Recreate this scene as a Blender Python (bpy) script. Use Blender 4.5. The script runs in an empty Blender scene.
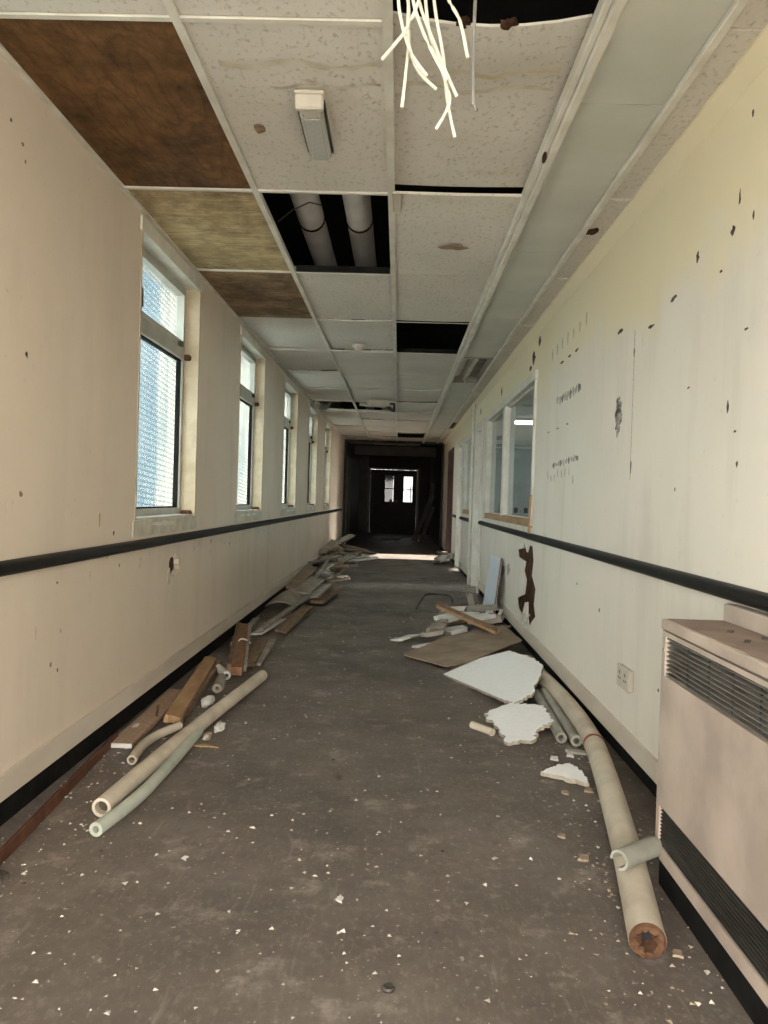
import bpy, bmesh, math, random
from mathutils import Vector, Matrix, noise as mnoise
rnd = random.Random(7)
S = bpy.context.scene
COL = S.collection
D = bpy.data

# ------------------------------------------------------------------ camera
def cam_matrix(yaw, pitch, roll, pos):
    cy, sy, cp, sp = math.cos(yaw), math.sin(yaw), math.cos(pitch), math.sin(pitch)
    f = Vector((-sy*cp, cy*cp, sp)); r = Vector((cy, sy, 0)); u = r.cross(f)
    c, s = math.cos(roll), math.sin(roll)
    r2 = c*r + s*u; u2 = -s*r + c*u
    m = Matrix((r2, u2, -f)).transposed().to_4x4()
    m.translation = pos
    return m
cd = D.cameras.new('camera'); cam = D.objects.new('camera', cd); COL.objects.link(cam)
cd.sensor_fit = 'HORIZONTAL'; cd.sensor_width = 36.0; cd.lens = 36.0*780/768
cd.clip_start = 0.02; cd.clip_end = 300
cam.matrix_world = cam_matrix(0.01783, -0.01631, 0.03087, (0, 0, 1.12))
S.camera = cam

# ------------------------------------------------------------------ sky, sun, exposure
W = D.worlds.new('overcast_sky'); S.world = W; W.use_nodes = True
bg = W.node_tree.nodes['Background']
bg.inputs[0].default_value = (1.0, 0.955, 0.89, 1); bg.inputs[1].default_value = 14.0
sd = D.lights.new('sun', 'SUN'); sd.energy = 55.0; sd.angle = 0.012; sd.color = (1, .95, .86)
sun = D.objects.new('sun', sd); COL.objects.link(sun)
sun.rotation_euler = Vector((-1, 0, -0.305)).to_track_quat('-Z', 'Y').to_euler()
S.view_settings.view_transform = 'Standard'; S.view_settings.look = 'None'
S.view_settings.gamma = 1.0; S.view_settings.exposure = 0.52; S.view_settings.use_curve_mapping = False
cy_ = S.cycles
cy_.max_bounces = 16; cy_.diffuse_bounces = 10; cy_.glossy_bounces = 5; cy_.transmission_bounces = 8
cy_.transparent_max_bounces = 12; cy_.use_denoising = True; cy_.caustics_refractive = True
cy_.sample_clamp_indirect = 8.0

# ------------------------------------------------------------------ material helpers
class NT:
    def __init__(s, name):
        s.m = D.materials.new(name); s.m.use_nodes = True
        s.t = s.m.node_tree; s.b = s.t.nodes['Principled BSDF']
        s.tc = s.n('ShaderNodeTexCoord')
    def n(s, ty, **kw):
        x = s.t.nodes.new(ty)
        for k, v in kw.items(): setattr(x, k, v)
        return x
    def l(s, a, b): s.t.links.new(a, b)
    def coords(s, scale=(1, 1, 1), rot=(0, 0, 0), src='Object', rand=False):
        mp = s.n('ShaderNodeMapping'); mp.inputs['Scale'].default_value = scale; mp.inputs['Rotation'].default_value = rot
        s.l(s.tc.outputs[src], mp.inputs[0])
        if rand:
            oi = s.n('ShaderNodeObjectInfo'); mu = s.n('ShaderNodeMath', operation='MULTIPLY'); mu.inputs[1].default_value = 37.0
            s.l(oi.outputs['Random'], mu.inputs[0]); cb = s.n('ShaderNodeCombineXYZ')
            for i in range(3): s.l(mu.outputs[0], cb.inputs[i])
            s.l(cb.outputs[0], mp.inputs['Location'])
        return mp.outputs[0]
    def noise(s, vec, scale, detail=4, rough=.55, dist=0):
        x = s.n('ShaderNodeTexNoise'); s.l(vec, x.inputs['Vector']); x.inputs['Scale'].default_value = scale
        x.inputs['Detail'].default_value = detail; x.inputs['Roughness'].default_value = rough; x.inputs['Distortion'].default_value = dist
        return x.outputs['Fac']
    def ramp(s, fac, a, b, va=0.0, vb=1.0):
        x = s.n('ShaderNodeMapRange'); x.clamp = True; s.l(fac, x.inputs[0])
        for i, v in zip((1, 2, 3, 4), (a, b, va, vb)): x.inputs[i].default_value = v
        return x.outputs[0]
    def mix(s, fac, a, b, mode='MIX'):
        x = s.n('ShaderNodeMix', data_type='RGBA', blend_type=mode)
        if isinstance(fac, (int, float)): x.inputs[0].default_value = fac
        else: s.l(fac, x.inputs[0])
        for i, v in ((6, a), (7, b)):
            if isinstance(v, tuple): x.inputs[i].default_value = (*v, 1) if len(v) == 3 else v
            else: s.l(v, x.inputs[i])
        return x.outputs[2]
    def math(s, op, a, b=None):
        x = s.n('ShaderNodeMath', operation=op)
        for i, v in enumerate((a, b)):
            if v is None: continue
            if isinstance(v, (int, float)): x.inputs[i].default_value = v
            else: s.l(v, x.inputs[i])
        return x.outputs[0]
    def sep(s, vec):
        x = s.n('ShaderNodeSeparateXYZ'); s.l(vec, x.inputs[0]); return x.outputs
    def bump(s, h, strength=.3, dist=.01):
        x = s.n('ShaderNodeBump'); x.inputs['Strength'].default_value = strength; x.inputs['Distance'].default_value = dist
        s.l(h, x.inputs['Height']); s.l(x.outputs[0], s.b.inputs['Normal'])
    def out(s, col=None, rough=None, metal=None, spec=None):
        for k, v in (('Base Color', col), ('Roughness', rough), ('Metallic', metal), ('Specular IOR Level', spec)):
            if v is None: continue
            if isinstance(v, (int, float)): s.b.inputs[k].default_value = v
            elif isinstance(v, tuple): s.b.inputs[k].default_value = (*v, 1)
            else: s.l(v, s.b.inputs[k])
        return s.m
def pm(name, c1, c2, scale=6, rough=.7, metal=0, bump=.15, bscale=60, stretch=(1, 1, 1), lo=.35, hi=.65, spec=.3, rand=True):
    n = NT(name); v = n.coords(stretch, rand=rand)
    f = n.ramp(n.noise(v, scale), lo, hi)
    if bump: n.bump(n.noise(v, bscale, 3), bump, .004)
    return n.out(n.mix(f, c1, c2), rough, metal, spec)

def wall_mat(name, base, dirty, yellow=False):
    n = NT(name); v = n.coords((1, 1, 1), src='Object'); x, y, z = n.sep(v)[:3]
    big = n.ramp(n.noise(v, .9, 5, .6), .35, .7)
    c = n.mix(big, base, tuple(b*.91 for b in base))
    st = n.ramp(n.math('MULTIPLY', n.noise(n.coords((2.2, 2.2, .3)), 2.2, 5, .65), n.ramp(n.noise(v, 1.3, 3), .3, .7, .7, 1.15)), .48, .75)      # vertical dribbles
    c = n.mix(n.math('MULTIPLY', st, .26), c, dirty)
    fine = n.ramp(n.noise(v, 34, 3), .66, .76)
    c = n.mix(n.math('MULTIPLY', fine, .35), c, dirty)
    if yellow:
        edge = n.math('ADD', z, n.ramp(n.noise(v, 2.3, 3), .3, .7, -.16, .16))
        yf = n.ramp(edge, 1.90, 2.12)
        dam = n.ramp(n.noise(n.coords((.35, .35, .35)), 1.5, 2), .3, .55, .5, 1)
        c = n.mix(n.math('MULTIPLY', n.math('MULTIPLY', yf, dam), .85), c, (.74, .655, .44))
    sk = n.ramp(n.noise(v, 7, 6, .7), .66, .72)                           # small flaked chips
    c = n.mix(n.math('MULTIPLY', sk, .18), c, (.35, .30, .24))
    n.bump(n.noise(v, 45, 3), .08, .004)
    return n.out(c, .62, 0, .3)

M = {}
M['wall_l'] = wall_mat('aged_cream_paint_warm_lit', (.67, .575, .465), (.42, .34, .25))  # one paint on both walls; warm light tint put in here
M['wall_r'] = wall_mat('aged_cream_paint_day_lit', (.74, .69, .60), (.44, .39, .31), True)  # same paint, whitened for the daylight on this wall
M['skirt'] = pm('skirting_cream_paint', (.62, .55, .46), (.50, .43, .35), 5, .6, stretch=(1, .3, 1))
M['trim'] = pm('chipped_white_paint', (.68, .66, .59), (.57, .54, .46), 7, .5)
M['jamb'] = pm('flaking_cream_jamb_paint', (.50, .42, .30), (.40, .33, .22), 9, .6, bump=.3)
M['black_rubber'] = pm('black_rail_vinyl', (.006, .006, .006), (.02, .02, .02), 8, .5, stretch=(1, .2, 1), bump=.05, spec=.2, lo=.5, hi=.85)
M['void'] = pm('shade_black_void', (.012, .011, .010), (.022, .02, .018), 3, .95, bump=0)  # near-black colour holds the shade of the ceiling void
M['plinth'] = pm('black_plinth', (.006, .006, .006), (.014, .013, .012), 12, .8, spec=.1)
M['alu'] = pm('grey_aluminium_frame', (.50, .49, .44), (.40, .39, .34), 8, .45, .15)
M['dark_metal'] = pm('dark_metal', (.05, .045, .04), (.09, .08, .07), 10, .5, .5)
M['chrome'] = pm('dull_chrome', (.5, .5, .5), (.4, .4, .38), 20, .3, .9, bump=0)
M['rust'] = pm('rusty_steel', (.14, .055, .028), (.075, .032, .02), 14, .8, .1, bump=.4, bscale=120)
M['torn'] = pm('torn_hardboard', (.085, .042, .022), (.03, .016, .010), 16, .95, bump=.6, bscale=70, spec=.1)
M['plaster'] = pm('bare_patch_plaster', (.44, .41, .33), (.60, .56, .46), 12, .85, bump=.4)
M['wood_new'] = pm('sawn_pine', (.42, .27, .15), (.30, .18, .09), 7, .7, stretch=(3, .6, 3), bump=.3)
M['wood_old'] = pm('weathered_timber', (.24, .17, .11), (.15, .10, .065), 9, .8, stretch=(3, .6, 3), bump=.3)
M['wood_red'] = pm('varnished_timber', (.26, .13, .065), (.17, .085, .045), 9, .6, stretch=(3, .6, 3), bump=.2)
M['chipboard'] = pm('chipboard', (.38, .27, .19), (.28, .19, .13), 60, .85, bump=.4)
M['hardboard'] = pm('dusty_hardboard', (.30, .235, .17), (.22, .165, .115), 5, .85, bump=.3)
M['greyboard'] = pm('dusty_grey_board', (.36, .33, .28), (.24, .21, .17), 7, .85, bump=.3)
M['plasterboard'] = pm('white_broken_plasterboard', (.66, .65, .62), (.50, .48, .44), 9, .85, bump=.3)
M['tile_white'] = pm('window_whitened_tile_face', (.86, .86, .86), (.78, .78, .78), 38, .85, bump=.3, bscale=90, lo=.2, hi=.75)  # window light on the fallen tiles put into a whiter face
M['gold'] = pm('broken_tile_core', (.42, .37, .30), (.30, .26, .20), 40, .9, bump=.4)
M['pipe_cream'] = pm('cream_pipe_lagging', (.56, .50, .40), (.42, .36, .28), 6, .7, bump=.2)
M['pipe_white'] = pm('painted_pipe_lagging', (.80, .77, .72), (.68, .65, .60), 5, .6, bump=.1)
M['pipe_green'] = pm('grey_green_foam_sleeve', (.42, .44, .37), (.34, .36, .30), 9, .8, bump=.15)
M['pipe_grey'] = pm('grey_foam_sleeve', (.32, .31, .26), (.23, .22, .18), 9, .85, bump=.15)
M['pipe_in'] = pm('pipe_bore', (.10, .085, .06), (.05, .04, .03), 20, .95)
M['lagging_core'] = pm('orange_lagging_core', (.15, .075, .038), (.07, .035, .02), 30, .95, bump=.7, bscale=50)
M['red_tape'] = pm('red_tape', (.35, .05, .03), (.22, .04, .03), 10, .6)
M['plastic'] = pm('yellowed_plastic', (.56, .51, .43), (.48, .43, .36), 9, .45, bump=0)
M['cable'] = pm('cream_cable', (.86, .85, .74), (.78, .76, .64), 9, .45, bump=0)
M['cable_grey'] = pm('grey_cable', (.30, .29, .27), (.22, .21, .19), 9, .5, bump=0)
M['heater'] = pm('grimy_beige_enamel', (.50, .415, .345), (.35, .285, .24), 4, .5, bump=.12, bscale=150)
M['dust_top'] = pm('dust_layer', (.27, .20, .16), (.20, .145, .115), 8, .95, bump=.4)
M['grille'] = pm('grille_aluminium', (.30, .28, .25), (.20, .185, .165), 8, .4, .5, bump=0)
M['grille_dark'] = pm('grille_dark', (.010, .010, .010), (.02, .02, .02), 8, .8, bump=0)
M['panel'] = pm('grey_green_smooth_panel', (.56, .56, .50), (.48, .49, .43), 2.5, .5, bump=.05)
M['lobby'] = pm('gloom_brown_lobby', (.05, .042, .034), (.03, .025, .02), 4, .7)  # gloom of the unlit lobby put into the wall colour
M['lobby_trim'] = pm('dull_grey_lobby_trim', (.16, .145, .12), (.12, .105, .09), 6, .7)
M['door_dark'] = pm('near_black_door', (.012, .010, .009), (.02, .016, .013), 5, .6)  # far-end gloom darkens the door colour as well
M['red_frame'] = pm('red_brown_frame', (.055, .021, .016), (.035, .015, .011), 6, .6)
M['room'] = pm('grey_blue_room_paint', (.58, .62, .62), (.50, .54, .54), 3, .7)
M['locker'] = pm('pale_grey_locker', (.50, .54, .54), (.43, .47, .47), 3, .5, bump=0)
M['mark'] = pm('black_scuff', (.035, .03, .026), (.10, .09, .075), 60, .9, bump=0)
M['mark_mid'] = pm('dark_grey_scuff', (.13, .12, .10), (.28, .26, .22), 80, .9, bump=0)
M['mark_grey'] = pm('grey_adhesive_smear', (.30, .28, .25), (.50, .47, .42), 90, .9, bump=0, lo=.45, hi=.55)
M['mark_brown'] = pm('brown_stain', (.30, .21, .13), (.20, .13, .08), 50, .9, bump=0)
M['white_board'] = pm('white_melamine', (.72, .77, .84), (.66, .71, .78), 4, .35, bump=0)
M['ground'] = pm('outside_concrete', (.40, .40, .38), (.30, .30, .28), 2, .9)
M['facade'] = pm('outside_blue_grey_render', (.080, .122, .150), (.062, .098, .124), .6, .9, rand=False)
M['facade_light'] = pm('outside_pale_blind', (.15, .18, .19), (.13, .16, .17), 2, .6)
M['backdrop'] = pm('outside_black_backdrop', (.010, .009, .008), (.007, .006, .006), 5, .9)
M['chip_white'] = pm('plaster_crumb', (.62, .58, .52), (.42, .38, .32), 40, .9, bump=0)
M['chip_tan'] = pm('tan_crumb', (.36, .28, .20), (.24, .18, .13), 40, .9, bump=0)
M['chip_dark'] = pm('dark_crumb', (.045, .038, .03), (.09, .075, .06), 40, .9, bump=0)

def tile_mat():
    n = NT('fissured_mineral_tile'); v = n.coords((1, 1, 1), rand=True)
    c = n.mix(n.ramp(n.noise(v, 1.6, 3), .3, .7), (.66, .625, .56), (.57, .535, .475))
    fis = n.ramp(n.noise(n.coords((60, 38, 40), rand=True), 1.0, 4, .65), .55, .66)
    c = n.mix(n.math('MULTIPLY', fis, .48), c, (.27, .24, .20))
    st = n.ramp(n.noise(n.coords((.9, 1.8, 1), rand=True), 1.7, 4, .6), .62, .78)
    c = n.mix(n.math('MULTIPLY', st, .35), c, (.44, .37, .24))
    n.bump(fis, .35, -.003)
    return n.out(c, .85, 0, .2)
M['tile'] = tile_mat()
def ply_mat(name, dark, light, freq, axis, sc, mould=None):
    n = NT(name); v = n.coords((1, 1, 1), rand=True)
    x, y, z = n.sep(v)[:3]; a = x if axis == 'X' else y
    st = (2.2, .55, 1) if axis == 'X' else (.5, 2.6, 1)
    warp = n.noise(n.coords(st, rand=True), sc, 2, .5)                    # cathedral grain: contour lines of a stretched noise
    ph = n.math('ADD', n.math('MULTIPLY', warp, freq), n.math('MULTIPLY', a, freq*.35))
    g = n.math('FRACT', ph); g = n.ramp(n.math('ABSOLUTE', n.math('SUBTRACT', g, .5)), .30, .5)
    c = n.mix(n.ramp(n.noise(n.coords(tuple(q*6 for q in st), rand=True), 2.5, 5, .7), .3, .7), dark, light)
    c = n.mix(n.math('MULTIPLY', g, .42), c, tuple(d*.45 for d in dark))
    b = n.ramp(n.noise(v, 3.6, 8, .74), .44, .66)
    c = n.mix(n.math('MULTIPLY', b, .9), c, tuple(d*.28 for d in dark))
    fib = n.ramp(n.noise(n.coords(tuple(q*14 for q in st), rand=True), 2.0, 3, .6), .55, .72)
    c = n.mix(n.math('MULTIPLY', fib, .35), c, tuple(d*.35 for d in dark))
    if mould: c = n.mix(n.ramp(n.noise(v, 5, 6, .7), .52, .66, 0, .7), c, mould)
    n.bump(g, .15, .003)
    return n.out(c, .75, 0, .25)
M['ply'] = ply_mat('stained_plywood', (.135, .066, .024), (.215, .112, .045), 16, 'X', 1.6)
M['ply_y'] = ply_mat('mouldy_yellow_plywood', (.46, .335, .17), (.60, .48, .28), 10, 'Y', 2.0, (.27, .22, .11))
M['ply_b'] = ply_mat('damp_brown_plywood', (.25, .155, .08), (.38, .26, .15), 12, 'Y', 2.0, (.09, .055, .03))

def floor_mat():
    n = NT('dusty_sheet_vinyl'); v = n.coords()
    c = n.mix(n.ramp(n.noise(v, 1.1, 6, .62), .33, .68), (.085, .069, .058), (.185, .153, .128))
    c = n.mix(n.ramp(n.noise(v, 19, 6, .75), .35, .7, 0, .5), c, (.060, .050, .042))
    c = n.mix(n.ramp(n.noise(n.coords((1.6, .8, 1)), 34, 5, .75), .52, .75, 0, .5), c, (.30, .26, .22))
    d = n.ramp(n.noise(v, 5.5, 8, .72), .55, .78)
    c = n.mix(n.math('MULTIPLY', d, .85), c, (.40, .35, .30))
    s1 = n.ramp(n.noise(n.coords((30, 3, 1), rot=(0, 0, .5)), 1.2, 3), .66, .74)
    s2 = n.ramp(n.noise(n.coords((26, 2.2, 1), rot=(0, 0, 1.5)), 1.2, 3), .66, .74)
    c = n.mix(n.math('MULTIPLY', n.math('MAXIMUM', s1, s2), .28), c, (.30, .28, .25))
    dk = n.ramp(n.noise(v, 2.6, 4, .6), .60, .74)
    c = n.mix(n.math('MULTIPLY', dk, .45), c, (.045, .040, .036))
    sp = n.ramp(n.noise(v, 45, 2, .5), .68, .73)
    c = n.mix(n.math('MULTIPLY', sp, .6), c, (.42, .39, .35))
    r = n.ramp(n.noise(v, 3.2, 5), .3, .7, .42, .68)
    n.bump(n.noise(v, 26, 4), .10, .004)
    return n.out(c, r, 0, .42)
M['floor'] = floor_mat()

def pane_mat():
    n = NT('wired_obscure_glass'); v = n.coords((1, 1, 1))
    w = []
    for ang in (.06,):
        x = n.n('ShaderNodeTexWave', wave_type='BANDS', bands_direction='Z'); n.l(n.coords((1, 1, 1), rot=(ang, 0, 0)), x.inputs[0])
        x.inputs['Scale'].default_value = 10.5; w.append(n.ramp(x.outputs['Fac'], .55, .9))
    wire = w[0]
    dirt = n.ramp(n.noise(n.coords((1, 1.6, .5)), 3, 4), .35, .7)
    c = n.mix(dirt, (.60, .64, .65), (.45, .53, .56)); c = n.mix(n.math('MULTIPLY', wire, .42), c, (.22, .27, .28))  # tint darkened to hold back window light; patches vary at random
    rf = n.n('ShaderNodeBsdfRefraction'); rf.inputs['Roughness'].default_value = .12; rf.inputs['IOR'].default_value = 1.12; n.l(c, rf.inputs['Color'])
    tr = n.n('ShaderNodeBsdfTranslucent'); n.l(c, tr.inputs['Color'])
    gl = n.n('ShaderNodeBsdfGlossy'); gl.inputs['Roughness'].default_value = .12
    m1 = n.n('ShaderNodeMixShader'); m1.inputs[0].default_value = .08; n.l(rf.outputs[0], m1.inputs[1]); n.l(tr.outputs[0], m1.inputs[2])
    tp = n.n('ShaderNodeBsdfTransparent'); n.l(c, tp.inputs['Color'])
    m0 = n.n('ShaderNodeMixShader'); m0.inputs[0].default_value = .35; n.l(m1.outputs[0], m0.inputs[1]); n.l(tp.outputs[0], m0.inputs[2]); m1 = m0
    m2 = n.n('ShaderNodeMixShader'); m2.inputs[0].default_value = .04; n.l(m1.outputs[0], m2.inputs[1]); n.l(gl.outputs[0], m2.inputs[2])
    n.l(m2.outputs[0], n.t.nodes['Material Output'].inputs[0])
    return n.m
M['pane'] = pane_mat()
def clear_mat(name, tint):
    n = NT(name)
    tr = n.n('ShaderNodeBsdfTransparent'); tr.inputs[0].default_value = (*tint, 1)
    gl = n.n('ShaderNodeBsdfGlossy'); gl.inputs['Roughness'].default_value = .04
    fr = n.n('ShaderNodeFresnel'); fr.inputs[0].default_value = 1.35
    ge = n.n('ShaderNodeNewGeometry')                                   # reflect on the entry face only
    fac = n.math('MULTIPLY', fr.outputs[0], n.math('SUBTRACT', 1.0, ge.outputs['Backfacing']))
    m = n.n('ShaderNodeMixShader'); n.l(fac, m.inputs[0]); n.l(tr.outputs[0], m.inputs[1]); n.l(gl.outputs[0], m.inputs[2])
    n.l(m.outputs[0], n.t.nodes['Material Output'].inputs[0])
    return n.m
M['tinted'] = clear_mat('light_cutting_door_glass', (.26, .27, .27))  # dark tint cuts the daylight entering the lobby
M['clear'] = clear_mat('clear_dusty_glass', (.80, .86, .87))
def emit(name, col, st):
    n = NT(name); n.b.inputs['Emission Color'].default_value = (*col, 1); n.b.inputs['Emission Strength'].default_value = st
    return n.m
M['lit'] = emit('lit_diffuser', (1, .97, .90), 5.0)
def diffuser_mat():
    n = NT('ribbed_clear_diffuser'); v = n.coords()
    w = n.n('ShaderNodeTexWave', bands_direction='X'); n.l(v, w.inputs[0]); w.inputs['Scale'].default_value = 40
    n.bump(w.outputs['Fac'], .5, .003)
    n.b.inputs['Transmission Weight'].default_value = .35
    return n.out((.62, .63, .60), .25, 0, .5)
M['diffuser'] = diffuser_mat()

# ------------------------------------------------------------------ mesh builder
class MB:
    def __init__(s): s.v = []; s.f = []
    def add(s, vs, fs):
        o = len(s.v); s.v += [tuple(v) for v in vs]; s.f += [tuple(i+o for i in f) for f in fs]; return s
    def box(s, x0, x1, y0, y1, z0, z1):
        v = [(x, y, z) for z in (z0, z1) for y in (y0, y1) for x in (x0, x1)]
        return s.add(v, [(0, 2, 3, 1), (4, 5, 7, 6), (0, 1, 5, 4), (2, 6, 7, 3), (0, 4, 6, 2), (1, 3, 7, 5)])
    def bbox(s, x0, x1, y0, y1, z0, z1, b=.004):          # box with bevelled edges
        bm = bmesh.new(); bmesh.ops.create_cube(bm, size=1)
        for q in bm.verts: q.co = ((x0+x1)/2+q.co.x*(x1-x0), (y0+y1)/2+q.co.y*(y1-y0), (z0+z1)/2+q.co.z*(z1-z0))
        bmesh.ops.bevel(bm, geom=list(bm.edges), offset=b, segments=1, affect='EDGES')
        bm.verts.index_update(); s.add([q.co[:] for q in bm.verts], [[q.index for q in f.verts] for f in bm.faces]); bm.free(); return s
    def prism(s, pts, axis, a, b):                          # polygon in the other two axes, extruded
        n = len(pts)
        def P(p, t): q = list(p); q.insert(axis, t); return tuple(q)
        v = [P(p, a) for p in pts]+[P(p, b) for p in pts]
        return s.add(v, [tuple(range(n))[::-1], tuple(range(n, 2*n))]+[(i, (i+1) % n, (i+1) % n+n, i+n) for i in range(n)])
    def tube(s, pts, r, seg=12, rin=None, rf=None, a0=0, a1=2*math.pi):
        pts = [Vector(p) for p in pts]; n = len(pts); rings = []; inn = []
        closed = a1-a0 > 6.2; k = seg if closed else seg+1
        for i, p in enumerate(pts):
            t = (pts[min(i+1, n-1)]-pts[max(i-1, 0)]).normalized()
            up = Vector((0, 0, 1)) if abs(t.z) < .9 else Vector((0, 1, 0))
            u = t.cross(up).normalized(); w = u.cross(t)
            rr = r if rf is None else r*rf[i]
            def ring(rad): return [p+(u*math.cos(a0+(a1-a0)*j/seg)+w*math.sin(a0+(a1-a0)*j/seg))*rad for j in range(k)]
            rings.append(ring(rr))
            if rin: inn.append(ring(rr*rin))
        V = [q for g in rings for q in g]; F = []
        m = k if closed else k-1
        for i in range(n-1):
            for j in range(m): F.append((i*k+j, i*k+(j+1) % k, (i+1)*k+(j+1) % k, (i+1)*k+j))
        if not rin:
            F += [tuple(range(k))[::-1], tuple(range((n-1)*k, n*k))]
        else:
            o = len(V); V += [q for g in inn for q in g]
            for i in range(n-1):
                for j in range(m): F.append((o+i*k+j, o+(i+1)*k+j, o+(i+1)*k+(j+1) % k, o+i*k+(j+1) % k))
            for e in (0, n-1):
                for j in range(m): 
                    q = (e*k+j, o+e*k+j, o+e*k+(j+1) % k, e*k+(j+1) % k); F.append(q if e else q[::-1])
            if not closed:
                for j in (0, k-1):
                    for i in range(n-1): F.append((i*k+j, (i+1)*k+j, o+(i+1)*k+j, o+i*k+j))
        return s.add(V, F)
    def lathe(s, prof, c, seg=20):                           # profile (r, z)
        V = []; F = []; n = len(prof)
        for r, z in prof:
            for j in range(seg):
                a = 2*math.pi*j/seg; V.append((c[0]+r*math.cos(a), c[1]+r*math.sin(a), c[2]+z))
        for i in range(n-1):
            for j in range(seg): F.append((i*seg+j, i*seg+(j+1) % seg, (i+1)*seg+(j+1) % seg, (i+1)*seg+j))
        F += [tuple(range(seg))[::-1], tuple(range((n-1)*seg, n*seg))]
        return s.add(V, F)
    def obox(s, p0, p1, w, t, roll=0, jag=0, up=(0, 0, 1), seed=0):   # board from p0 to p1, width w, thickness t, ragged ends
        r = random.Random(seed); p0, p1 = Vector(p0), Vector(p1); d = (p1-p0).normalized(); up = Vector(up)
        sx = d.cross(up).normalized(); u = sx.cross(d)
        q = Matrix.Rotation(roll, 3, d); sx, u = q@sx, q@u
        k = 4 if jag else 1; V = []; F = []
        for e, p in ((-1, p0), (1, p1)):
            for lay in (-1, 1):
                for j in range(k+1):
                    V.append(p+sx*w*(j/k-.5)+u*t*.5*lay+d*e*(r.uniform(-jag, jag) if jag else 0))
        n = k+1
        A, B, C_, E_ = 0, n, 2*n, 3*n      # near bottom, near top, far bottom, far top
        for j in range(k):
            F += [(A+j, A+j+1, B+j+1, B+j), (C_+j, E_+j, E_+j+1, C_+j+1), (A+j, C_+j, C_+j+1, A+j+1), (B+j, B+j+1, E_+j+1, E_+j)]
        F += [(A, B, E_, C_), (A+k, C_+k, E_+k, B+k)]
        return s.add(V, F)
    def slab(s, pts, t, jag=.012, sub=5, seed=0, hard=()):    # plate from an outline on its own tilted plane
        r = random.Random(seed); P = [Vector(p) for p in pts]; n = len(P); c = sum(P, Vector())/n
        nor = Vector()
        for i in range(n): nor += (P[i]-c).cross(P[(i+1) % n]-c)
        nor.normalize()
        if nor.z < 0: P.reverse(); nor = -nor; hard = tuple((n-2-h) % n for h in hard)
        P = [p-nor*((p-c).dot(nor)) for p in P]; O = []
        for i in range(n):
            a, b = P[i], P[(i+1) % n]; e = (b-a); o = nor.cross(e).normalized()
            for k in range(sub):
                q = a+e*(k/sub)
                if i not in hard and k: q += o*r.uniform(-jag, jag)
                O.append(q)
        m = len(O); lo = [q-nor*t+(q-c).normalized()*r.uniform(-.006, .004) for q in O]
        return s.add(O+lo, [tuple(range(m)), tuple(range(m, 2*m))[::-1]]+[(i, i+m, (i+1) % m+m, (i+1) % m) for i in range(m)])
WORLD = {}
def props(o, label=None, cat=None, group=None, kind=None):
    for k, v in (('label', label), ('category', cat), ('group', group), ('kind', kind)):
        if v: o[k] = v
    return o
def make(name, mb, mat, parent=None, label=None, cat=None, group=None, kind=None, flat=False, loc=None):
    vs = mb.v
    if parent is not None: base = WORLD[parent.name]
    elif loc is not None: base = Vector(loc)
    elif kind == 'structure': base = Vector((0, 0, 0))
    else:
        xs, ys, zs = zip(*vs); base = Vector(((min(xs)+max(xs))/2, (min(ys)+max(ys))/2, min(zs)))
    me = D.meshes.new(name); me.from_pydata([(v[0]-base.x, v[1]-base.y, v[2]-base.z) for v in vs], [], mb.f); 
    bm = bmesh.new(); bm.from_mesh(me); bmesh.ops.recalc_face_normals(bm, faces=bm.faces); bm.to_mesh(me); bm.free()
    me.materials.append(M[mat])
    if not flat:
        me.polygons.foreach_set('use_smooth', [True]*len(me.polygons)); me.set_sharp_from_angle(angle=.6)
    o = D.objects.new(name, me); COL.objects.link(o)
    if parent is not None: o.parent = parent
    else: o.location = base
    WORLD[o.name] = base
    return props(o, label, cat, group, kind)
def empty(name, loc, label=None, cat=None, group=None, kind=None):
    o = D.objects.new(name, None); o.empty_display_size = .05; COL.objects.link(o); o.location = loc; WORLD[o.name] = Vector(loc)
    return props(o, label, cat, group, kind)
def clone(src, parent, loc, rot=None):
    o = src.copy(); COL.objects.link(o); o.parent = parent; o.location = loc
    if rot: o.rotation_euler = rot
    return o
def blob(cy, cz, ry, rz, n=14, jag=.3, seed=0):             # ragged outline
    r = random.Random(seed); return [(cy+ry*math.cos(2*math.pi*i/n)*(1+r.uniform(-jag, jag)), cz+rz*math.sin(2*math.pi*i/n)*(1+r.uniform(-jag, jag))) for i in range(n)]

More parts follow.
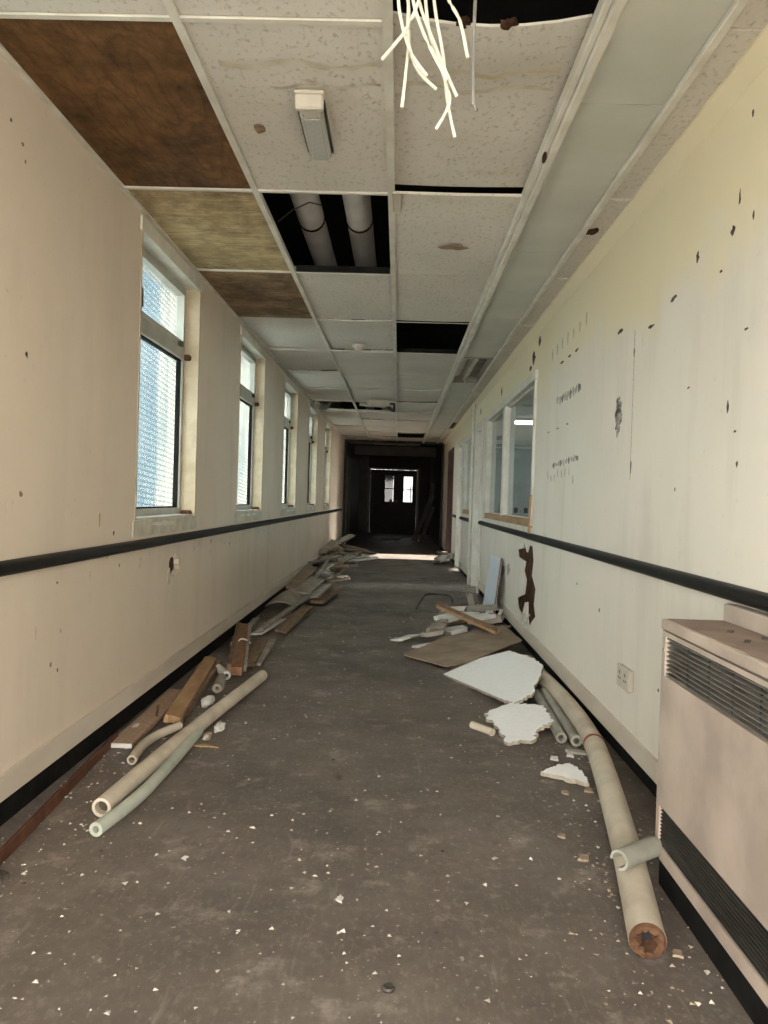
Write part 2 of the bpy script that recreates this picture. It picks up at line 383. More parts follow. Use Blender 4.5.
XL, XR, YB, YE, YM, ZC = -1.27, 1.02, -1.48, 25.4, 18.0, 2.46
def wall_x(name, x0, x1, ya, yb, za, zb, holes, mat, **kw):
    holes = [(h[0], h[1], max(h[2], za), h[3]) for h in holes]
    ys = sorted({ya, yb, *[h[0] for h in holes], *[h[1] for h in holes]}); zs = sorted({za, zb, *[h[2] for h in holes], *[h[3] for h in holes]})
    solid = lambda i, j: 0 <= i < len(ys)-1 and 0 <= j < len(zs)-1 and not any(h[0] <= (ys[i]+ys[i+1])/2 <= h[1] and h[2] <= (zs[j]+zs[j+1])/2 <= h[3] for h in holes)
    mb = MB()
    for i in range(len(ys)-1):
        for j in range(len(zs)-1):
            if not solid(i, j): continue
            a, b, c, d = ys[i], ys[i+1], zs[j], zs[j+1]
            for x in (x0, x1): mb.add([(x, a, c), (x, b, c), (x, b, d), (x, a, d)], [(0, 1, 2, 3)])
            for di, dj, q in ((-1, 0, [(a, c), (a, d)]), (1, 0, [(b, c), (b, d)]), (0, -1, [(a, c), (b, c)]), (0, 1, [(a, d), (b, d)])):
                if not solid(i+di, j+dj): mb.add([(x0, *q[0]), (x1, *q[0]), (x1, *q[1]), (x0, *q[1])], [(0, 1, 2, 3)])
    bm = bmesh.new(); vs = [bm.verts.new(v) for v in mb.v]
    for f in mb.f: bm.faces.new([vs[i] for i in f])
    bmesh.ops.remove_doubles(bm, verts=bm.verts, dist=1e-5); bm.verts.index_update()
    m2 = MB(); m2.add([v.co[:] for v in bm.verts], [[v.index for v in f.verts] for f in bm.faces]); bm.free()
    return make(name, m2, mat, kind='structure', flat=True, **kw)
def holed_patch(name, parent, mat, x0, x1, rect, inner):     # piece of wall around a ragged hole
    bm = bmesh.new(); a, b, c, d = rect
    outer = [(a, c), (b, c), (b, d), (a, d)]
    E_ = []
    for loop in (outer, inner):
        vs = [bm.verts.new((x0, y, z)) for y, z in loop]
        E_ += [bm.edges.new((vs[i], vs[(i+1) % len(vs)])) for i in range(len(vs))]
    bmesh.ops.triangle_fill(bm, edges=E_, use_beauty=True)
    g = bmesh.ops.extrude_face_region(bm, geom=list(bm.faces))
    for v in [q for q in g['geom'] if isinstance(q, bmesh.types.BMVert)]: v.co.x = x1
    bm.verts.index_update(); mb = MB(); mb.add([v.co[:] for v in bm.verts], [[v.index for v in f.verts] for f in bm.faces]); bm.free()
    return make(name, mb, mat, parent, flat=True)

# ------------------------------------------------------------------ shell: floor, walls, roof
fl = make('floor', MB().box(XL-.25, XR+.1, YB-1.5, YE+.2, -.1, 0), 'floor', kind='structure', flat=True)
rfl = make('floor_side_room', MB().box(XR+.1, 6.2, 2.8, 17.2, -.1, 0), 'floor', kind='structure', flat=True)
WIN = [(-.98, .12), (1.24, 2.30)]+[(3.74+2.36*i, 4.85+2.36*i) for i in range(5)]
WZ0, WZ1 = .98, 2.40
scarL = (4.22, 4.66, .58, .84)
wl = wall_x('wall_left', XL-.25, XL, YB, YM, .11, 3.1, [(a, b, WZ0, WZ1) for a, b in WIN]+[scarL], 'wall_l')
make('wall_left_gap_shade', MB().box(XL-.25, XL-.010, YB, YM, 0, .11), 'plinth', kind='structure', flat=True)  # black strip paints the shaded gap under the wallboard
IW = (5.92, 9.22, .95, 2.11); D1 = (9.60, 10.42, 0, 2.08); IW2 = (10.85, 12.35, .95, 2.08); D2 = (12.55, 13.40, 0, 2.08); D3 = (14.72, 16.05, 0, 2.08)
scarR = (5.46, 6.72, .14, .84)
wr = wall_x('wall_right', XR, XR+.10, YB, YM, .08, 3.1, [IW, D1, IW2, D2, D3, scarR], 'wall_r')
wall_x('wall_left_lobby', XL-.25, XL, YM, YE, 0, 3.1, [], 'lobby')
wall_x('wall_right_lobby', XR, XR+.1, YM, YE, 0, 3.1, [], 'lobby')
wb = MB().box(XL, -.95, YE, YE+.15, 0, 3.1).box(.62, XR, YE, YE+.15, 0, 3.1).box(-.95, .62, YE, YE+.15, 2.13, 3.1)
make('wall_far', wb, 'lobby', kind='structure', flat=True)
rb = MB().box(XL, -1.15, YB-.15, YB, 0, 3.1).box(.95, XR, YB-.15, YB, 0, 3.1).box(-1.15, .95, YB-.15, YB, 2.35, 3.1)
make('wall_rear', rb, 'wall_l', kind='structure', flat=True)
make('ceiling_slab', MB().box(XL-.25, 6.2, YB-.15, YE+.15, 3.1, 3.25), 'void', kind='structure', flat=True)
# side room behind the right wall
wall_x('wall_room_outer', 6.0, 6.2, 2.8, 17.2, 0, 3.1, [(4.2, 9.5, 1.0, 2.2), (9.8, 12.1, 1.0, 2.2), (12.35, 13.05, 1.0, 1.60), (14.72, 16.05, 1.0, 2.05)], 'room')  # unseen openings placed to shape the sun patches and brighten the room
make('wall_room_near', MB().box(XR+.1, 6.0, 2.8, 2.95, 0, 3.1), 'room', kind='structure', flat=True)
make('wall_room_far', MB().box(XR+.1, 6.0, 17.0, 17.2, 0, 3.1), 'room', kind='structure', flat=True)
make('ceiling_side_room', MB().box(XR+.1, 6.0, 2.95, 17.0, 2.5, 2.54), 'room', kind='structure', flat=True)
# outside
make('ground_outside', MB().box(-30, XL-.25, -25, 55, -.35, -.15).box(6.2, 30, -25, 55, -.35, -.15).box(XL-.25, 6.2, YE+.2, 55, -.35, -.15).box(XL-.25, 6.2, -25, YB-1.5, -.35, -.15), 'ground', kind='structure', flat=True)
nb = empty('added_wing', (-6, 18, -.2), 'blue-grey wing added outside to dim the left window panes', 'building')  # added wing: keeps bright sky out of the panes' oblique view
make('facade', MB().box(-11, XL-.26, 17.4, 24, -.2, 7.6), 'facade', nb, flat=True)
make('roof_edge', MB().box(-11.2, XL-.26, 17.1, 24.2, 7.6, 7.85), 'pipe_white', nb, flat=True)
for k in range(4): make('window', MB().box(-3.4-k*2.0, -2.5-k*2.0, 17.36, 17.4, .9, 2.3), 'facade_light', nb, flat=True)
# skirtings, handrails
make('baseboard_left', MB().box(XL, XL+.014, YB, YM, .100, .185), 'skirt', kind='structure', flat=True)
make('baseboard_right', MB().box(XR-.014, XR, YB, D1[0]-.06, .078, .160).box(XR-.014, XR, 10.72, D2[0]-.05, .078, .160), 'skirt', kind='structure', flat=True)
make('wall_right_gap_shade', MB().box(XR+.010, XR+.1, YB, D1[0], 0, .08).box(XR+.010, XR+.1, D1[1], D2[0], 0, .08).box(XR+.010, XR+.1, D2[1], D3[0], 0, .08).box(XR+.010, XR+.1, D3[1], YM, 0, .08), 'plinth', kind='structure', flat=True)  # shaded gap under the right wall, painted as black strips
def rail(name, x, sgn, ya, yb, zc, label):
    n = 9; pts = []
    for i in range(n):
        a = -math.pi/2+math.pi*i/(n-1); pts.append((x+sgn*(.012+.028*math.cos(a)), zc+.024*math.sin(a)))
    pts = [(x, zc-.024)]+pts+[(x, zc+.024)]
    r = empty(name, (x, (ya+yb)/2, zc-.024), label, 'handrail', 'black wall rails')
    make('rail_profile', MB().prism(pts, 1, ya, yb), 'black_rubber', r)
    for e in (ya, yb): make('end_cap', MB().prism([(x+(p[0]-x)*1.06, zc+(p[1]-zc)*1.06) for p in pts], 1, e-.006, e+.006), 'plinth', r)
    return r
rail('handrail', XL, 1, YB+.05, 17.2, .860, 'long black rail along the left wall under the row of windows')
rail('handrail', XR, -1, YB+.05, 9.52, .872, 'black rail on the right wall passing above the heater')
rail('handrail', XR, -1, 10.80, 12.45, .86, 'short black rail on the right wall beyond the vertical white conduit')
rail('handrail', XR, -1, 13.50, 14.62, .86, 'short black rail between the two far doorways on the right')

# ------------------------------------------------------------------ left windows
def window_l(i, a, b):
    xf = XL-.085                                   # inner face of the frame
    w = empty(f'window_{i}', (XL-.1, (a+b)/2, WZ0), kind='structure')
    fw = .045; zt = 1.985
    fr = MB().bbox(xf-.05, xf, a, a+fw, WZ0, WZ1).bbox(xf-.05, xf, b-fw, b, WZ0, WZ1).bbox(xf-.05, xf, a+fw, b-fw, WZ0, WZ0+.05).bbox(xf-.05, xf, a+fw, b-fw, WZ1-.05, WZ1)
    make('window_frame', fr, 'alu', w)
    make('transom_bar', MB().bbox(xf-.05, xf+.008, a+fw, b-fw, zt-.045, zt+.045), 'alu', w)
    g = MB()                                                        # opening top light
    for p in ((a+fw, a+fw+.022, zt+.045, WZ1-.05), (b-fw-.022, b-fw, zt+.045, WZ1-.05)): g.box(xf-.04, xf+.006, *p)
    g.box(xf-.04, xf+.006, a+fw, b-fw, zt+.045, zt+.065).box(xf-.04, xf+.006, a+fw, b-fw, WZ1-.07, WZ1-.05)
    s = make('sash', g, 'alu', w)
    make('pane', MB().box(xf-.046, xf-.040, a+fw+.02, b-fw-.02, zt+.063, WZ1-.068), 'pane', s)
    make('pane', MB().box(xf-.046, xf-.040, a+fw, b-fw, WZ0+.05, zt-.045), 'pane', w)
    make('gasket', MB().box(xf-.039, xf-.012, a+fw, a+fw+.008, WZ0+.05, zt-.045).box(xf-.039, xf-.012, b-fw-.008, b-fw, WZ0+.05, zt-.045)
         .box(xf-.039, xf-.012, a+fw, b-fw, WZ0+.05, WZ0+.058).box(xf-.039, xf-.012, a+fw, b-fw, zt-.053, zt-.045), 'plinth', w)
    ym = a+.2
    make('window_stay', MB().tube([(xf+.012, ym, zt+.05), (xf+.03, ym, zt+.075), (xf+.025, ym+.01, zt+.17)], .006, 6).bbox(xf, xf+.022, ym-.02, ym+.02, zt+.03, zt+.055), 'dark_metal', w)
    make('window_catch', MB().bbox(xf, xf+.025, b-.19, b-.13, zt+.02, zt+.05), 'dark_metal', w)
    # painted lining of the reveal
    make('reveal_lining', MB().box(xf, XL+.004, b-.014, b, WZ0, WZ1-.02), 'jamb', w)
    make('reveal_lining', MB().box(xf, XL+.004, a, a+.014, WZ0, WZ1-.02), 'jamb', w)
    make('head_lining', MB().box(xf, XL+.006, a, b, WZ1-.02, WZ1).box(XL, XL+.010, a-.02, b+.02, WZ1-.03, ZC-.02), 'trim', w)
    # missing sill: ragged plaster
    pts = [(a-.03, .90)]+[(a-.03+(b-a+.06)*k/10, .985+rnd.uniform(-.012, .006)) for k in range(11)]+[(b+.03, .90)]
    make('sill_scar', MB().prism([(y, z) for y, z in pts], 0, XL-.08, XL+.006), 'plaster', w)
    make('sill_board', MB().bbox(xf-.002, XL-.004, a, b, WZ0-.012, WZ0+.012), 'alu', w)
    for k in range(3):
        yy = a+.1+rnd.random()*(b-a-.3)
        make('flaked_paint', MB().prism(blob(yy, .955, .09, .012, 10, .35, 100*i+k), 0, XL+.004, XL+.009), 'trim', w)
    make('rusty_bracket', MB().prism(blob(b-.01, zt-.05, .0, .0, 4), 0, 0, 0) if False else MB().bbox(xf-.0, xf+.045, b-.05, b-.012, zt-.045, zt-.01, .008), 'rust', w)
    make('rusty_bracket', MB().bbox(xf+.01, XL-.01, b-.06, b-.012, WZ0, WZ0+.035, .01), 'rust', w)
for i, (a, b) in enumerate(WIN): window_l(i+1, a, b)

# ------------------------------------------------------------------ scars and marks on the walls
hp = blob((scarL[0]+scarL[1])/2, .705, .10, .065, 14, .28, 3)
holed_patch('wall_scar_edge', wl, 'wall_l', XL, XL-.03, scarL, hp)
make('wall_scar_backing', MB().box(XL-.05, XL-.03, scarL[0], scarL[1], scarL[2], scarL[3]), 'torn', wl, flat=True)
make('flaked_paint', MB().prism(blob(4.44, .705, .115, .085, 16, .25, 5), 0, XL-.004, XL+.0015) if False else MB().prism([(4.30, .62), (4.345, .60), (4.36, .65), (4.34, .70), (4.31, .68)], 0, XL, XL+.004), 'plaster', wl)
hr = [(5.98, .17), (6.03, .24), (6.05, .36), (6.12, .34), (6.20, .22), (6.34, .25), (6.40, .32), (6.30, .36), (6.16, .40), (6.12, .52), (6.20, .58), (6.16, .66), (6.40, .67), (6.44, .73), (6.24, .76), (6.20, .81), (6.11, .74), (6.06, .80), (5.94, .80), (5.90, .70), (5.93, .58), (5.82, .50), (5.85, .38), (5.80, .30), (5.90, .24)]
hr = [(6.06+(y_-6.06)*1.5, z_) for y_, z_ in hr]
holed_patch('wall_hole_edge', wr, 'wall_r', XR, XR+.012, scarR, hr)
make('wall_hole_backing', MB().box(XR+.012, XR+.06, scarR[0], scarR[1], scarR[2], scarR[3]), 'torn', wr, flat=True)
for k, (y, z) in enumerate([(5.98, .19), (6.12, .20)]):
    make('torn_flake', MB().slab([(XR-.03, y, z), (XR-.01, y+.06, z+.03), (XR+.02, y+.05, z+.1), (XR+.015, y-.02, z+.09)], .004, .008, 3, k), 'plaster', wr)
def markR(name, y, z, ry, rz, mat='mark', n=9, jag=.4, seed=0): make(name, MB().prism(blob(y, z, ry, rz, n, jag, seed), 0, XR-.0015, XR+.001), mat, wr, flat=True)
def markL(name, y, z, ry, rz, mat='mark', n=8, jag=.4, seed=0): make(name, MB().prism(blob(y, z, ry*.65, rz*.65, n, jag, seed), 0, XL-.001, XL+.0015), mat, wl, flat=True)
for k, (y, z, a, b) in enumerate([(3.70, 1.945, .055, .018), (2.76, 2.0, .022, .03), (2.47, 1.995, .022, .022), (2.43, 2.08, .008, .04), (2.99, 1.915, .05, .014), (3.25, 1.865, .05, .012), (2.33, 1.99, .008, .02), (2.55, 1.89, .02, .008), (3.46, 1.30, .010, .05), (3.47, 1.80, .012, .04), (2.46, 1.44, .012, .03), (2.40, 1.36, .014, .006), (2.38, 1.26, .010, .014), (2.9, 1.19, .006, .012), (2.35, 1.66, .022, .007), (2.8, 1.55, .014, .006), (5.86, 2.34, .10, .05), (6.10, 2.26, .11, .075), (6.25, 2.2, .10, .03), (7.98, 2.25, .07, .07), (10.0, 2.27, .07, .06), (2.36, 2.30, .01, .02), (2.9, .66, .012, .016), (3.9, .60, .012, .02), (3.0, .42, .01, .01), (2.7, .72, .008, .01), (4.4, .68, .008, .012)]):
    markR('nail_hole' if a < .03 else 'black_scrape', y, z, a*.62, b*.58, 'mark', 9, .5, k)
for k in range(7): markR('scratch', 5.35-.16*k, 2.14+.004*k, .012, .035, 'mark_grey', 7, .4, k+40)
for k, y in enumerate((4.62, 4.80, 5.02)): markR('black_scrape', y, 2.03-.0*k, .045, .007, 'mark', 9, .5, k+60)
for k in range(9): markR('scratch', 4.52+.075*k, 1.795, .032, .026, 'mark_mid' if k % 3 == 0 else 'mark_grey', 9, .5, k+80)
for k in range(10): markR('scratch', 4.50+.075*k, 1.395-.002*k, .036, .018, 'mark_mid' if k % 3 == 0 else 'mark_grey', 9, .6, k+95)
for k in range(3): markR('black_scrape', 4.80+.3*k, 1.615, .035, .005, 'mark_mid', 8, .5, k+120)
for k in range(8): markR('scratch', 4.6+.11*k, 1.33-.06*rnd.random(), .009, .025, 'mark_grey', 7, .5, k+130)
for k in range(26):                                                     # dab of old adhesive, as ragged rings of smear
    t = k*2.4; rr = .085*math.sqrt((k+1)/26); markR('adhesive_smear', 3.685+rr*.55*math.cos(t), 1.545+rr*1.05*math.sin(t), .016, .015, 'mark_mid' if k % 3 == 0 else 'mark_grey', 7, .6, k+150)
make('rust_streak', MB().prism([(3.464, 1.24), (3.470, 1.24), (3.472, 1.9), (3.467, 1.9)], 0, XR-.001, XR+.001), 'mark_grey', wr, flat=True)
markR('glue_patch', 7.1, .52, .10, .05, 'mark_grey', 10, .3, 333); markR('glue_patch', 7.5, .48, .16, .06, 'mark_grey', 10, .3, 334)
for k, (y, z, a, b) in enumerate([(2.86, .47, .018, .014), (2.92, .435, .008, .012), (2.60, 1.10, .02, .012), (2.62, 1.57, .012, .016), (2.56, 2.25, .012, .010), (2.48, 2.29, .008, .01), (2.58, 2.20, .008, .008), (3.55, .78, .008, .012), (3.40, .84, .006, .02), (3.47, .93, .01, .02), (3.3, 1.0, .005, .06), (5.3, .8, .01, .02), (5.9, .75, .01, .02), (2.9, .77, .012, .006)]):
    markL('nail_hole', y, z, a, b, 'mark' if k % 2 else 'mark_brown', 8, .45, k+200)
for k in range(40):
    y = rnd.uniform(2.7, 11); markL('scratch', y, rnd.choice([rnd.uniform(.74, .83), rnd.uniform(.5, .8)]), .005, rnd.uniform(.01, .035), 'mark_grey', 6, .4, k+260)

# ------------------------------------------------------------------ ceiling: grid, tiles, panels
S1, S2, BX0, BX1, P1, T1 = -.67, -.072, .50, .555, .845, .975
YK = lambda k: 2.215+1.23*k
K0, K1 = -3, 18
grid = MB()
for x, w in ((S1, .026), (S2, .030)): grid.box(x-w/2, x+w/2, YB, YK(13), ZC-.006, ZC+.002).box(x-.004, x+.004, YB, YK(13), ZC, ZC+.04)
grid.box(XL, XL+.022, YB, YM, ZC-.004, ZC+.03)
HOLE = {('L', 7), ('M', 1), ('M', 7), ('R', -1), ('R', 3), ('R', 11), ('L', 14), ('M', 14), ('M', 15), ('R', 14), ('R', 15), ('L', 15), ('L', 16), ('M', 16), ('R', 16), ('L', 17), ('M', 17), ('R', 17), ('M', 12)}
HOLE.discard(('M', 12))
cols = {'L': (XL+.004, S1), 'M': (S1, S2), 'R': (S2, BX0+.006)}
for k in range(K0, 14):
    for c, (a, b) in cols.items():
        if c == 'R' and k == 0: continue
        if (c == 'R' and ((c, k) in HOLE or (c, k-1) in HOLE)): grid.box(a, b, YK(k)-.004, YK(k)+.004, ZC-.002, ZC+.0015)
        elif c == 'R': continue
        elif k < 3 or (c, k) in HOLE or (c, k-1) in HOLE: grid.box(a, b, YK(k)-.010, YK(k)+.010, ZC-.004, ZC+.0015).box(a, b, YK(k)-.004, YK(k)+.004, ZC, ZC+.035)
        elif (k+len(c)) % 2: grid.box(a, b, YK(k)-.005, YK(k)+.005, ZC-.003, ZC+.0015)
ceil = make('ceiling', grid, 'trim', kind='structure', flat=True)
def tile_mesh(w, l, sag, edge=0, seed=0, nx=6, ny=10, th=.012):
    r = random.Random(seed); V = []; F = []
    for lay in (0, 1):
        for j in range(ny+1):
            for i in range(nx+1):
                u, v = i/nx*2-1, j/ny*2-1
                z = -sag*(1-u*u)*(1-.6*v*v)-edge*(1-u*u)*max(0, -v)**2+lay*th
                V.append((u*w/2, v*l/2, z))
    n = (nx+1)*(ny+1); I = lambda i, j, L: L*n+j*(nx+1)+i
    for j in range(ny):
        for i in range(nx):
            F += [(I(i, j, 0), I(i, j+1, 0), I(i+1, j+1, 0), I(i+1, j, 0)), (I(i, j, 1), I(i+1, j, 1), I(i+1, j+1, 1), I(i, j+1, 1))]
    for j in range(ny): F += [(I(0, j, 0), I(0, j, 1), I(0, j+1, 1), I(0, j+1, 0)), (I(nx, j, 0), I(nx, j+1, 0), I(nx, j+1, 1), I(nx, j, 1))]
    for i in range(nx): F += [(I(i, 0, 0), I(i+1, 0, 0), I(i+1, 0, 1), I(i, 0, 1)), (I(i, ny, 0), I(i, ny, 1), I(i+1, ny, 1), I(i+1, ny, 0))]
    m = MB(); m.add(V, F); return m
variants = {}
for c, (a, b) in cols.items():
    w = b-a-.008
    variants[c] = [(.002, .002), (.010, .004), (.016, .0), (.006, .010), (.022, .006)]
    variants[c] = [(w, s, e) for s, e in variants[c]]
made = {}
for c, (a, b) in cols.items():
    for k in range(K0, 17):
        if (c, k) in HOLE: continue
        mat = 'tile'; vi = 0 if k < 2 else ((k*7+ord(c)) % 5)
        if c == 'L' and k in (0, 1, 2): mat = ('ply', 'ply_y', 'ply_b')[k]; vi = 0
        loc = ((a+b)/2, (YK(k)+YK(k+1))/2, ZC+.003)
        if c == 'R' and k == 0:
            o = make('ceiling_tile', tile_mesh(b-a-.004, 1.20, .012, .030, 1, th=.008), 'tile', None); o.parent = ceil; o.location = loc; continue
        key = (c, vi, mat)
        name = 'ceiling_tile' if mat == 'tile' else 'plywood_sheet'
        if key not in made:
            w, s, e = variants[c][vi]
            o = make(name, tile_mesh(w, 1.214, s, e), mat, None); o.parent = ceil; o.location = loc; made[key] = o
        else: o = clone(made[key], ceil, loc)
        if k >= 3: o.rotation_euler = (rnd.uniform(-.006, .012), rnd.uniform(-.010, .010), 0)
# right-hand margin: bead beam, grey panels, edge tiles, cornice
bm_ = MB()
y = YB
while y < YM:
    y2 = min(y+3.05, YM); bm_.bbox(BX0, BX0+.022, y, y2-.004, ZC-.020, ZC+.03, .004).bbox(BX0+.022, BX1, y, y2-.004, ZC-.032, ZC+.03, .006); y = y2
make('trim_1', bm_, 'trim', kind='structure')
make('trim_2', MB().bbox(P1, P1+.030, YB, YM, ZC-.016, ZC+.03, .004), 'trim', kind='structure')
make('trim_3', MB().prism([(T1, ZC+.03), (T1, ZC-.008), (T1+.018, ZC-.02), (XR-.008, ZC-.055), (XR, ZC-.06), (XR, ZC+.03)], 1, YB, YM), 'wall_r', kind='structure')
PJ = [2.64-1.545*2+1.545*i for i in range(0, 13)]
pm0 = None
LAMP_BAY = 5
for i in range(len(PJ)-1):
    if i == LAMP_BAY or PJ[i+1] > YM+.4: continue
    loc = ((BX1+P1)/2, (PJ[i]+PJ[i+1])/2, ZC)
    if pm0 is None:
        pm0 = make('ceiling_panel', tile_mesh(P1-BX1-.003, 1.540, .003, 0), 'panel', None); pm0.parent = ceil; pm0.location = loc
    else: clone(pm0, ceil, loc)
pm1 = None
for i in range(-3, 13):
    if i == 9: continue
    loc = ((P1+.03+T1)/2, YK(i)+.0+.615, ZC)
    if pm1 is None:
        pm1 = make('edge_tile', tile_mesh(T1-P1-.03, 1.222, .002, .003, 0, 3, 6), 'tile', None); pm1.parent = ceil; pm1.location = loc
    else: clone(pm1, ceil, loc, (rnd.uniform(-.004, .008), 0, 0))
make('tile_damage', MB().prism([(q[0], q[1]) for q in blob(.905, 3.85, .030, .05, 11, .3, 9)], 2, ZC-.004, ZC-.0015), 'torn', ceil, flat=True)
make('tile_damage', MB().prism([(q[0], q[1]) for q in blob(.235, 4.12, .085, .035, 13, .35, 19)], 2, ZC-.011, ZC-.0085), 'mark_brown', ceil, flat=True)
make('tile_damage', MB().prism([(q[0], q[1]) for q in blob(-.55, 2.86, .022, .035, 9, .3, 29)], 2, ZC-.004, ZC-.001), 'mark_brown', ceil, flat=True)
# water lines on the two near tiles
for k, (x0, x1, yy, m_, w) in enumerate([(-.60, -.10, 2.44, 'ws', .02), (-.45, -.10, 2.56, 'ws2', .016), (-.04, .46, 2.43, 'ws', .02), (-.04, .46, 2.53, 'ws', .016)]):
    if m_ not in M: M[m_] = pm('water_stain_'+m_, (.44, .38, .24) if m_ == 'ws' else (.19, .145, .115), (.60, .56, .48), 12, .9, bump=0, lo=.3, hi=.62)
    up, dn = [], []
    for j in range(13):
        x = x0+(x1-x0)*j/12; q = yy+.02*math.sin(j*.9+k)
        up.append((x, q+w*rnd.uniform(.3, 1.2))); dn.append((x, q-w*rnd.uniform(.3, 1.2)))
    mb = MB(); sagz = lambda x, q: (ZC+.0005 if k < 2 else ZC+.0022-.012*(1-((x-.214)/.286)**2)*(1-.6*((q-2.83)/.6)**2)-.030*(1-((x-.214)/.286)**2)*max(0, -(q-2.83)/.6)**2)
    for j in range(13):
        for q in (up[j], dn[j]): mb.v.append((q[0], q[1], sagz(*q)-.001))
    for j in range(12): mb.f.append((2*j, 2*j+1, 2*j+3, 2*j+2))
    make('water_stain', mb, m_, ceil)
make('fixing_bracket', MB().bbox(S2+.006, S2+.040, 3.40, 3.62, ZC-.016, ZC-.004, .003), 'plastic', ceil)
make('torn_bead', MB().bbox(BX0+.004, BX0+.016, 2.95, 2.99, ZC-.05, ZC-.02, .004), 'torn', ceil)
# void contents
vp = []
for k, xc in enumerate((-.575, -.285)):
    p = empty('lagged_pipe', (xc, 5, 2.72), ['left of the two white lagged pipes inside the ceiling hole', 'right of the two white lagged pipes inside the ceiling hole'][k], 'pipe', 'lagged pipes above the ceiling')
    make('pipe_body', MB().tube([(xc, 3.0, 2.80), (xc, 17, 2.80)], .078, 20), 'pipe_white', p)
    for yy in (4.72,): make('joint_band', MB().tube([(xc, yy-.012, 2.80), (xc, yy+.012, 2.80)], .082, 20), 'torn', p)
    make('pipe_hanger', MB().box(xc-.008, xc+.008, 4.72-.008, 4.72+.008, 2.87, 3.1), 'dark_metal', p)
make('joist', MB().box(XL-.05, XR, 1.3, 1.4, 2.85, 3.1), 'void', ceil)
make('hole_edge_batten', MB().box(S1+.02, S2-.02, YK(2)-.03, YK(2)-.012, ZC+.0, ZC+.035), 'plinth', ceil)
make('hole_edge_batten', MB().box(S2+.02, BX0-.01, YK(4)-.03, YK(4)-.012, ZC+.0, ZC+.035), 'plinth', ceil)
make('loose_cable', MB().tube([(-.66, 4.0, 2.52), (-.60, 4.1, 2.62), (-.52, 4.15, 2.68), (-.46, 4.3, 2.72)], .003, 6), 'dark_metal', label='thin dark cable in the hole with the two pipes', cat='cable')
# fallen edge of insulation over the near hole
for k, (x, s) in enumerate(((.14, .018), (.27, .024))):
    make('rubble_lump', MB().slab([(x-s, 2.222, 2.470), (x-s*.4, 2.205, 2.478), (x+s*.8, 2.208, 2.474), (x+s, 2.225, 2.478), (x, 2.24, 2.478)], .014, .012, 3, k), 'torn', label=['left lump of brown rubble on the sagging tile edge', 'right lump of brown rubble on the sagging tile edge'][k], cat='rubble')
# pipe and hanging tile in the far ceiling opening
make('service_pipe', MB().tube([(-.62, YK(7)+.75, 2.52), (-.12, YK(7)+.80, 2.50)], .028, 10), 'pipe_white', label='white pipe crossing the far ceiling opening', cat='pipe')
make('service_pipe', MB().tube([(-1.17, 10.86, 2.40), (-1.14, 11.6, 2.47), (-1.12, 12.02, 2.60)], .055, 12), 'pipe_grey', label='grey bent duct poking out of the opening by the left wall', cat='duct')
make('loose_batten', MB().obox((-.25, YK(7)+.3, 2.47), (-.10, YK(8)-.1, 2.47), .04, .03, 0, .02), 'dark_metal', label='dark loose batten in the far ceiling opening', cat='batten')

# ------------------------------------------------------------------ ceiling fittings
b = empty('emergency_light', (-.335, 2.77, 2.40), 'small off emergency light with ribbed clear cover on the ceiling tile', 'light')
make('base_plate', MB().bbox(-.386, -.284, 2.575, 2.985, ZC-.014, ZC-.002, .004), 'plastic', b)
make('end_housing', MB().bbox(-.382, -.288, 2.58, 2.61, 2.398, ZC-.012, .006), 'plastic', b)
make('gear_tray', MB().bbox(-.372, -.298, 2.61, 2.665, 2.402, ZC-.012, .006), 'plastic', b)
prof = [(-.376, ZC-.012), (-.376, 2.415), (-.362, 2.400), (-.308, 2.400), (-.294, 2.415), (-.294, ZC-.012)]
make('diffuser', MB().prism(prof, 1, 2.665, 2.98), 'diffuser', b)
make('rim', MB().box(-.384, -.376, 2.61, 2.984, 2.43, 2.442).box(-.294, -.286, 2.61, 2.984, 2.43, 2.442), 'dark_metal', b)
for xx in (-.36, -.31): make('screw', MB().lathe([(.004, 0), (.004, .004)], (xx, 2.64, 2.398), 8), 'chrome', b)
d = empty('smoke_detector', (-.385, 6.8, 2.40), 'white round smoke detector on the tile behind the pipe hole', 'detector')
make('detector_base', MB().lathe([(.055, .0), (.058, .025)], (-.385, 6.8, ZC-.028), 24), 'plastic', d)
make('sensor_dome', MB().lathe([(.020, 0), (.036, .012), (.044, .034)], (-.385, 6.8, ZC-.058), 24), 'plastic', d)
d = empty('smoke_detector', (-.25, 16.6, 2.40), 'small round detector on the dim ceiling far down the corridor', 'detector')
make('detector_base', MB().lathe([(.055, .0), (.058, .025)], (-.25, 16.6, ZC-.028), 20), 'plastic', d)
make('sensor_dome', MB().lathe([(.020, 0), (.036, .012), (.044, .034)], (-.25, 16.6, ZC-.058), 20), 'plastic', d)
e = empty('emergency_light', (-.30, 10.55, 2.33), 'white box light tilted beside the far ceiling opening', 'light')
make('box_body', MB().obox((-.42, 10.45, 2.405), (-.19, 10.60, 2.425), .12, .075, .15), 'plastic', e)
make('diffuser', MB().obox((-.41, 10.45, 2.362), (-.20, 10.60, 2.382), .09, .012, .15), 'diffuser', e)
